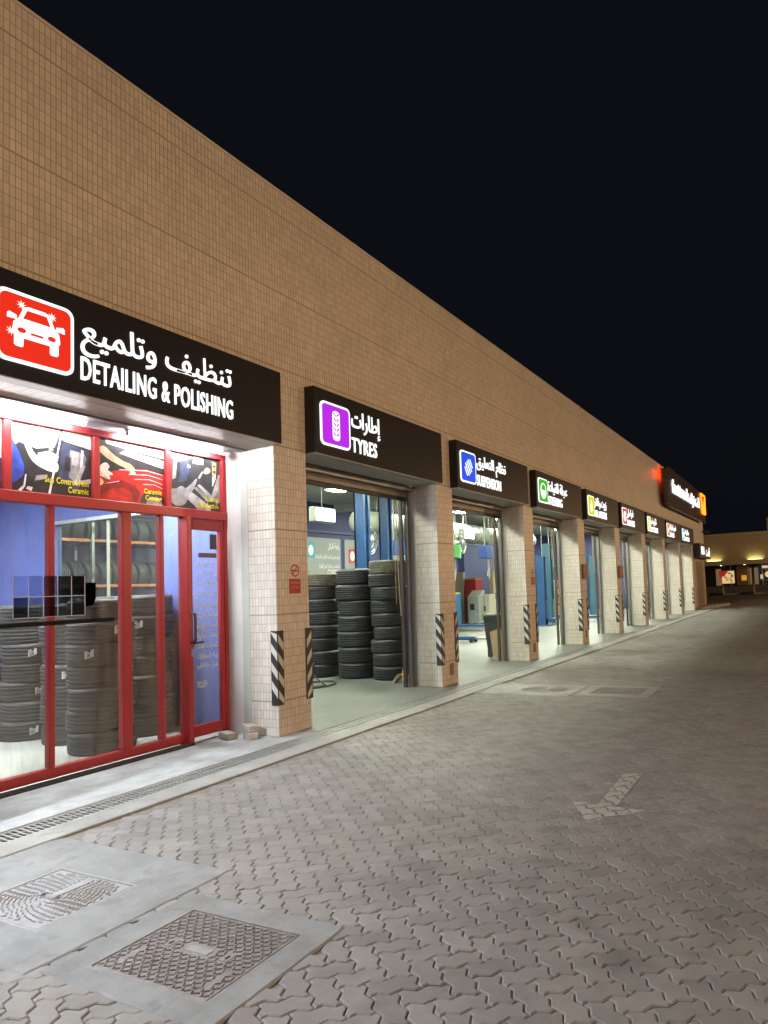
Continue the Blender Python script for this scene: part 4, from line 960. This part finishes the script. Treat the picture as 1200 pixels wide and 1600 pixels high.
# machines along the back wall
def machine(x, y, w_, d_, h, m, label, nm='workshop_machine', slope=True, extra=None, cat='machine'):
    t = thing(nm, label, cat, (x,y,0)); xf = x-d_/2
    if slope: MB().prism_xz([(xf,.12),(x+d_/2,.12),(x+d_/2,h),(x+d_/2-.12,h),(xf,h*.82)],y-w_/2,y+w_/2).build('cabinet', m, t)
    else: MB().bbox(xf,x+d_/2,y-w_/2,y+w_/2,.10,h,.02).build('cabinet', m, t)
    for sx in (-1,1):
        for sy in (-1,1): MB().cyl((x+sx*(d_/2-.08),y+sy*(w_/2-.08)-.02,.05),(x+sx*(d_/2-.08),y+sy*(w_/2-.08)+.02,.05),.05).build('castor', BLACKP, t)
    MB().box(xf-.006,xf-.0005,y-w_*.1,y+w_*.3,h*.45,h*.62).build('control_panel', BLACKP, t)
    MB().box(xf-.02,xf-.0005,y-w_*.4,y-w_*.2,h*.30,h*.34).build('handle', STEEL, t)
    if extra: MB().bbox(xf+.01,x+d_/2-.01,y-w_/2+.01,y+w_/2-.01,h+.002,h+.07,.01).build('top_cover', extra, t)
    return t
machine(19.5,7.55,.52,.6,1.52,mat('pale_machine',(.26,.30,.27),.45),'pale grey green service machine with a sloping top in the suspension bay')
machine(18.6,8.15,.40,.5,1.40,mat('light_blue_cabinet',(.05,.20,.42),.4),'light blue cabinet with a yellow top in the suspension bay','tool_cabinet',False,mat('yellow_top',(.75,.66,.08),.5),'cabinet')
machine(20.6,8.2,.55,.7,2.0,mat('red_cabinet',(.25,.015,.015),.4),'tall red cabinet behind the sloping machine','tool_cabinet',False,CARD,'cabinet')
machine(20.0,7.25,.46,.6,1.33,mat('cream_machine',(.34,.34,.27),.5),'cream square machine beside the tall pale post','workshop_machine',False)
for x, y, w_, lb in ((20.6,7.30,.24,'tall pale post standing beside the cream machine'),(20.4,8.85,.55,'tall pale board standing behind the light blue cabinet')):
    t = thing('slim_post' if w_ < .5 else 'standing_board', lb, 'post' if w_ < .5 else 'board', (x,y,0)); MB().bbox(x-.08,x+.08,y-w_/2,y+w_/2,.0,2.36,.01).build('board', mat('cream_board',(.26,.24,.16),.6), t); MB().box(x-.2,x+.2,y-w_/2-.06,y+w_/2+.06,.003,.04).build('foot', STEEL, t); MB().box(x-.088,x-.0805,y+w_*.2,y+w_*.3,.3,2.2).build('strip', mat('grey_strip',(.3,.3,.3),.5), t)
def reel(x, y, z, w_, m, m2, label):
    t = thing('hose_reel', label, 'hose reel', (x,y,z), 'hanging hose reels')
    MB().bbox(x-w_/2,x+w_/2,y-.15,y+.15,z-.22,z+.22,.02).build('case', m, t); MB().box(x+w_/2+.001,x+w_/2+.10,y-.14,y+.14,z-.22,z+.22).build('side_plate', m2, t)
    for s_ in (-.25,.25): MB().cyl((x+s_*w_,y,z+.22),(x+s_*w_*.6,y,4.74),.022,seg=8).build('hanger', PALEG, t)
    MB().tube([(x,y,z-.22),(x+.04,y,z-.6),(x-.05,y,z-.85)],.02,6).tube([(x+.1,y,z-.22),(x+.16,y,z-.55),(x+.08,y,z-.95)],.015,6).build('hose', STEEL, t)
reel(15.5,5,2.9,.85,mat('reel_blue',(.012,.05,.22),.4),mat('reel_green',(.03,.22,.04),.4),'blue hose reel with green side hanging in the suspension bay'); reel(12.9,5,2.85,.4,mat('reel_green',(.03,.22,.04),.4),mat('reel_green2',(.10,.5,.12),.4),'green hose reel hanging at the edge of the suspension bay'); reel(10.2,5.4,2.9,.7,mat('reel_blue',(.012,.05,.22),.4),mat('reel_blue2',(.03,.12,.4),.4),'blue hose reel hanging behind the tall tyre stack')
# crates rack in the steering bay
t = thing('parts_rack', 'steel rack of red and orange parts boxes in the steering bay', 'rack', (24.6,5.9,0))
for x in (24.05,25.15):
    for y in (5.6,6.2): MB().box(x-.025,x+.025,y-.025,y+.025,0,1.75).build('upright', STEEL, t)
RB = mat('red_box',(.55,.07,.04),.5); OB = mat('orange_box',(.75,.35,.05),.5)
for k in range(4):
    MB().box(24.02,25.18,5.58,6.22,.3+k*.42,.33+k*.42).build('shelf', STEEL, t)
    for j in range(3): MB().bbox(24.1+j*.36,24.42+j*.36,5.62,6.1,.332+k*.42,.60+k*.42,.01).build('parts_box', (RB,OB,RB,mat('white_box',(.7,.7,.66),.5))[(k+j) % 4 if k == 3 else (k+j) % 2], t)
# wall posters on the back wall
GP = mat('grey_poster', (.23,.25,.25), .5); WT = mat('poster_white_text', (.7,.72,.68), .5)
def poster(x0, x1, z0, z1, label, ic=None, ar=None, en=None, m=GP):
    t = thing('wall_poster', label, 'poster', ((x0+x1)/2,9.47,z0), 'posters on the blue back wall')
    MB().box(x0,x1,9.47,9.4985,z0,z1).build('board', m, t)
    if ic: MB().prism_xz(rrect(ic[0],ic[0]+.42,ic[1],ic[1]+.52,.06),9.462,9.4695).build('icon', ic[2], t); MB().prism_xz([(ic[0]+.21+.13*math.cos(a),ic[1]+.26+.18*math.sin(a)) for a in np.arange(0,6.28,.4)],9.458,9.4615).build('icon_mark', WT, t)
    if ar:
        z = z1-.42
        for q, (tx, s_) in enumerate(ar): text_obj('text_line', tx, x1-.08-s_, x1-.08, z, z+(.26 if q == 0 else .17), 9.464, WT, t, bold=.01, depth=0, arabic=True); z -= .32
    if en: text_obj('headline', en, x1-.75, x1-.08, z1-1.30, z1-1.08, 9.464, WT, t, bold=.02, depth=0)
poster(10.9,12.75,1.4,3.55,'grey wall poster reading COMFORT behind the tyre stacks',(10.95,2.85,mat('icon_teal',(.06,.30,.42),.5)),[('راحة البال',.62),('نحن نضمن لك راحة البال خلال الرحلة',1.3),('مركبتك من البداية حتى النهاية',1.1)],'COMFORT')
poster(12.98,13.75,1.4,3.55,'narrow grey wall poster with a red disc icon beside the lift column',(13.2,2.7,mat('icon_red',(.42,.04,.04),.5)))
poster(15.6,17.2,1.4,3.4,'grey wall poster with white Arabic text between the lift columns',None,[('أمان',.4),('نحن نهتم بسلامتك',.9),('على الطريق دائما',.8)])
poster(30.6,32.4,1.0,3.0,'tan and white wall poster seen through the brakes bay',None,None,None,mat('tan_poster',(.55,.38,.15),.5)); poster(32.6,34.0,2.2,3.2,'white wall poster near the far end of the hall',None,None,None,mat('white_poster',(.7,.7,.66),.5))
Bx('wall_rail', mat('dark_blue_rail',(.04,.05,.14),.5), bld, -.34, XE-.2, 9.44, 9.499, 3.72, 3.80)
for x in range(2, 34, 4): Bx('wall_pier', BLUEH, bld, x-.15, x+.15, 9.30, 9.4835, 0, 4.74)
# tyre rack and car seen through the partition window
t = thing('tyre_rack', 'steel rack holding rows of upright tyres behind the partition window', 'rack', (3.2,8.9,0))
for x in (.9,3.0,5.1):
    for y in (8.6,9.2): MB().box(x-.03,x+.03,y-.03,y+.03,0,4.0).build('upright', STEEL, t)
for z in (1.0,2.0,3.0):
    for y in (8.62,9.18): MB().box(.87,5.13,y-.025,y+.025,z-.03,z+.03).build('beam', mat('rack_orange',(.45,.16,.06),.5), t)
rt = tyre_mesh(.34,.24,4,RUBBER)
for z, nm in ((1.0,'lowest'),(2.0,'middle'),(3.0,'top')):
    for k in range(13):
        o = link('tyre', rt); o.location = (1.12+k*.315,8.9,z+.03+.20); o.rotation_euler = (0,R(90),0)
        tag(o,'upright tyre on the %s level of the tyre rack' % nm,'tyre','tyres on the %s level of the tyre rack' % nm)
CARP = mat('dark_car_paint', (.03,.035,.045), .25, .3); CGL = mat('car_window', (.02,.025,.03), .08)
t = thing('parked_car', 'dark saloon car parked inside behind the partition window', 'car', (1.6,5.9,0))
def carsec(x0, x1, prof_, nm, m, inset_=0):
    n = len(prof_); V = []
    for x, k in ((x0,inset_),(x1,-inset_)):
        V += [(x+(k if z > .95 else 0), y, z) for y, z in prof_]
    MB().add(V, [tuple(range(n-1,-1,-1)), tuple(range(n,2*n))]+[((i+1)%n,n+(i+1)%n,n+i,i) for i in range(n)]).build(nm, m, t)
yc = 3.7
bodyp = [(0,.30),(.05,.55),(.15,.72),(1.0,.88),(1.25,.92),(3.6,.95),(4.3,.90),(4.42,.72),(4.4,.30)]
cabp = [(1.15,.92),(1.85,1.36),(2.25,1.43),(3.0,1.42),(3.45,1.33),(4.0,.955)]
carsec(.72,2.48,[(yc+a,b) for a,b in bodyp],'body',CARP); carsec(.76,2.44,[(yc+a,b+.002) for a,b in cabp],'cabin',CARP,.16)
winp = [(1.45,.97),(1.95,1.32),(2.35,1.37),(2.95,1.36),(3.3,1.26),(3.6,.985)]
for sx, x in ((-1,.80),(1,2.40)): MB().add([(x+sx*-.115*(b-.95)/.45+sx*.012, yc+a, b) for a,b in winp],[tuple(range(6))]).build('side_window', CGL, t)
MB().add([(.95,yc+1.16,.95),(2.25,yc+1.16,.95),(2.15,yc+1.80,1.345),(1.05,yc+1.80,1.345)],[(0,1,2,3)]).build('windscreen', CGL, t)
for x in (.74,2.46):
    for y in (yc+.85,yc+3.5): w_ = MB().cyl((x-.1,y,.32),(x+.1,y,.32),.32,seg=24).build('wheel', RUBBER, t); MB().cyl((x-.105,y,.32),(x+.105,y,.32),.20,seg=18).build('rim', STEEL, w_)
for x in (.95,2.25): MB().bbox(x-.18,x+.18,yc-.005,yc+.12,.58,.68,.01).build('headlight', mat('lamp_glass',(.6,.6,.6),.1), t)

# ------------------------------------------------------------------ beyond the corner: kerb island and the far shop
isl = MB().prism_xy([(30.3,-.30),(30.3,.02),(34.6,.02),(36.6,.02),(36.8,-.6),(36.4,-1.05),(35.4,-1.1),(32.2,-.35)],-.05,.14).build('kerb_island', KERB); tag(isl, kind='structure')
FX = 68
fb = thing('far_shop', 'low far shop with a flat canopy, lit poster windows and yellow wall washers', 'building', (FX,0,0))
FW = mat('far_wall_render', (.40,.33,.22), .8, var=.1, scale=.6)
Bx('upper_wall', FW, fb, FX, FX+8, -40, 30, 3.35, 6.15); Bx('parapet', mat('far_parapet',(.5,.42,.30),.8), fb, FX-.08, FX+8, -40.1, 30.1, 6.152, 6.30)
Bx('canopy', mat('far_canopy',(.42,.36,.28),.7), fb, FX-2.0, FX+.5, -40, 30, 2.95, 3.348)
Bx('tall_block', FW, fb, FX-.6, FX+6, -8, -1.75, 6.302, 7.6)
Bx('back_wall', mat('far_dark_glass',(.03,.028,.025),.15), fb, FX+.3, FX+.4, -40, 30, 0, 2.949)
Bx('plinth', mat('far_plinth',(.10,.09,.075),.8), fb, FX+.02, FX+.29, -40, 30, 0, .75)
for k in range(-3, 4):
    y = 1.55-k*2.6 if False else 2.1-k*3.1
    MB().box(FX+.1,FX+.28,y-.06,y+.06,.76,2.94).build('window_post', STEEL, fb)
TIM = mat('timber_slat', (.30,.19,.09), .6, var=.2, scale=3)
for k in range(14): Bx('timber_slat', TIM, fb, FX+.12, FX+.26, 1.45-.095*k, 1.51-.095*k, .8, 2.9)
DIS = emis('far_window_light', (1,.62,.28), .8); DISR = emis('far_poster_red', (.8,.05,.03), .35)
Bx('lit_poster', DIS, fb, FX+.10, FX+.11, 1.75, 3.0, 1.05, 2.35); MB().prism_yz([(2.3,2.4),(3.3,2.35),(3.2,1.6),(2.7,1.9)],FX+.08,FX+.098).build('poster_red_shape', DISR, fb)
Bx('lit_poster', emis('far_amber_sign',(1,.45,.05),.6), fb, FX+.08, FX+.115, .55, 1.05, 1.3, 1.85); Bx('lit_notice', emis('far_white_sign',(1,.8,.5),.7), fb, FX+.10, FX+.2, -1.05, -.8, 1.4, 1.85)
for y0_, y1_ in ((3.05,3.6),(.05,.45),(-.6,-.2),(-2.6,-1.9)): Bx('lit_window', emis('far_room_light',(1,.6,.28),.16), fb, FX+.2, FX+.22, y0_, y1_, .85, 2.6)
DKP = mat('poster_dark_scribble',(.05,.03,.02),.6)
for k in range(16): Bx('poster_scribble', DKP, fb, FX+.085, FX+.099, *( (lambda y_, z_: (y_, y_+.22, z_, z_+.07))(1.8+random.random()*.8, 1.1+random.random()*1.1) ))
MB().prism_yz([(-1.5+.28*math.cos(a),1.85+.3*math.sin(a)) for a in np.arange(0,6.28,.5)],FX+.09,FX+.11).build('lit_poster', DIS, fb); Bx('lit_poster', emis('far_white_sign',(1,.8,.5),.7), fb, FX+.09, FX+.11, -1.55, -1.0, 2.5, 2.75)
YE = emis('wall_washer_light', (1,.88,.34), 15)
for k in range(-2, 4):
    y = 3.65-k*4.05; t_ = MB().bbox(FX-.35,FX-.08,y-.75,y+.75,3.36,3.46,.02).build('wall_washer', BLACKP, fb); MB().box(FX-.30,FX-.12,y-.7,y+.7,3.462,3.475).build('washer_lens', YE, t_)
for y in (2.9,.6): MB().cyl((FX-.9,y,2.94),(FX-.9,y,2.93),.09,seg=12).build('canopy_spot', emis('spot_light',(1,.8,.5),14), fb)
for k, (y, s_) in enumerate(((3.1,1),(.2,1),(-2.4,1))):
    t = thing('bollard', 'short grey bollard beside the black kerb block before the far shop', 'bollard', (FX-3,y,0), 'bollards before the far shop')
    MB().cyl((FX-3,y-.5,0),(FX-3,y-.5,.9),.12,.11,14).cyl((FX-3,y-.5,.9),(FX-3,y-.5,.94),.11,.05,14).build('post', KERB, t); MB().cyl((FX-3,y-.5,.70),(FX-3,y-.5,.78),.125,seg=14).build('band', BLACKP, t)
    o = MB().bbox(FX-4.2,FX-3.9,y-.6,y+.7,-.05,.16,.03).build('wheel_stop', BLACKP); tag(o,'black rubber wheel stop on the ground before the far shop','wheel stop','wheel stops before the far shop')
Bx('far_pavement', KERB, None, FX-3.6, FX+.3, -40, 30, -.2, .06); tag(bpy.data.objects['far_pavement'], kind='structure')

# ------------------------------------------------------------------ unseen street lamps across the yard, assumed from the warm light on the facade
def assumed_street_lamp(x, y, h, power, label):
    t = thing('assumed_street_lamp', label, 'street lamp', (x,y,0), 'assumed street lamps across the yard')
    MB().cyl((x,y,0),(x,y,h),.10,.06,14).build('pole', STEEL, t); MB().cyl((x,y,0),(x,y,.35),.15,.13,14).build('base', STEEL, t)
    MB().tube([(x,y,h),(x,y+.6,h+.25),(x,y+1.4,h+.32)],.04,8).build('arm', STEEL, t)
    MB().bbox(x-.16,x+.16,y+1.3,y+2.0,h+.26,h+.40,.03).build('head', STEEL, t); MB().box(x-.13,x+.13,y+1.35,y+1.95,h+.245,h+.259).build('lens', emis('street_lens',(1,.62,.30),12), t)
    ld = bpy.data.lights.new('lamp_light', 'SPOT'); ld.energy = power; ld.color = (1,.61,.315); ld.spot_size = R(168); ld.spot_blend = .6; ld.shadow_soft_size = .15
    lo = bpy.data.objects.new('lamp_light', ld); COL.objects.link(lo); lo.parent = t; lo.location = (0,1.65,h+.22); lo.rotation_euler = (R(82),0,0)
assumed_street_lamp(-3.0,-21,4.8,L_STREET,'assumed grey street lamp across the yard facing the glazed shop'); assumed_street_lamp(17.0,-22,4.8,L_STREET*.6,'assumed grey street lamp across the yard facing the steering bay'); assumed_street_lamp(38.0,-22,4.8,L_STREET*.85,'assumed grey street lamp across the yard facing the building corner'); assumed_street_lamp(54.0,-20,5.5,L_STREET*.6,'grey street lamp across the yard added to brighten the far shop')  # the last lamp is added to brighten the far shop and its ground

# white flood lamp assumed over the second shopfront, unseen, added for light from left
t = thing('assumed_flood_lamp', 'assumed white flood lamp hung on a bracket before the second shopfront', 'lamp', (-6.2,-.28,3.4))
MB().tube([(-6.2,0,3.75),(-6.2,-.22,3.75),(-6.2,-.28,3.47)],.025,8).build('bracket', STEEL, t); MB().box(-6.28,-6.12,-.02,-.001,3.67,3.83).build('wall_plate', STEEL, t)
MB().bbox(-6.38,-6.02,-.40,-.16,3.36,3.47,.02).build('housing', BLACKP, t); MB().box(-6.35,-6.05,-.38,-.18,3.345,3.359).build('lens', emis('flood_lens_white',(.93,.96,1.0),20), t)
ld = bpy.data.lights.new('flood_light', 'SPOT'); ld.energy = L_FLOOD; ld.color = (.88,.94,1.0); ld.spot_size = R(140); ld.spot_blend = .6; ld.shadow_soft_size = .14
lo = bpy.data.objects.new('flood_light', ld); COL.objects.link(lo); lo.parent = t; lo.location = (0,0,-.08)
lo.rotation_euler = Vector((.60,-.28,-.75)).to_track_quat('-Z','Y').to_euler()
t = thing('security_camera', 'small dark security camera on the wall below the large name sign', 'camera', (33.9,-.1,4.35))
MB().box(33.85,33.95,-.03,-.001,4.3,4.42).build('wall_plate', BLACKP, t); MB().cyl((33.9,-.03,4.38),(33.9,-.16,4.40),.02).build('arm', BLACKP, t); MB().bbox(33.82,33.98,-.42,-.14,4.26,4.40,.02).build('body', BLACKP, t)
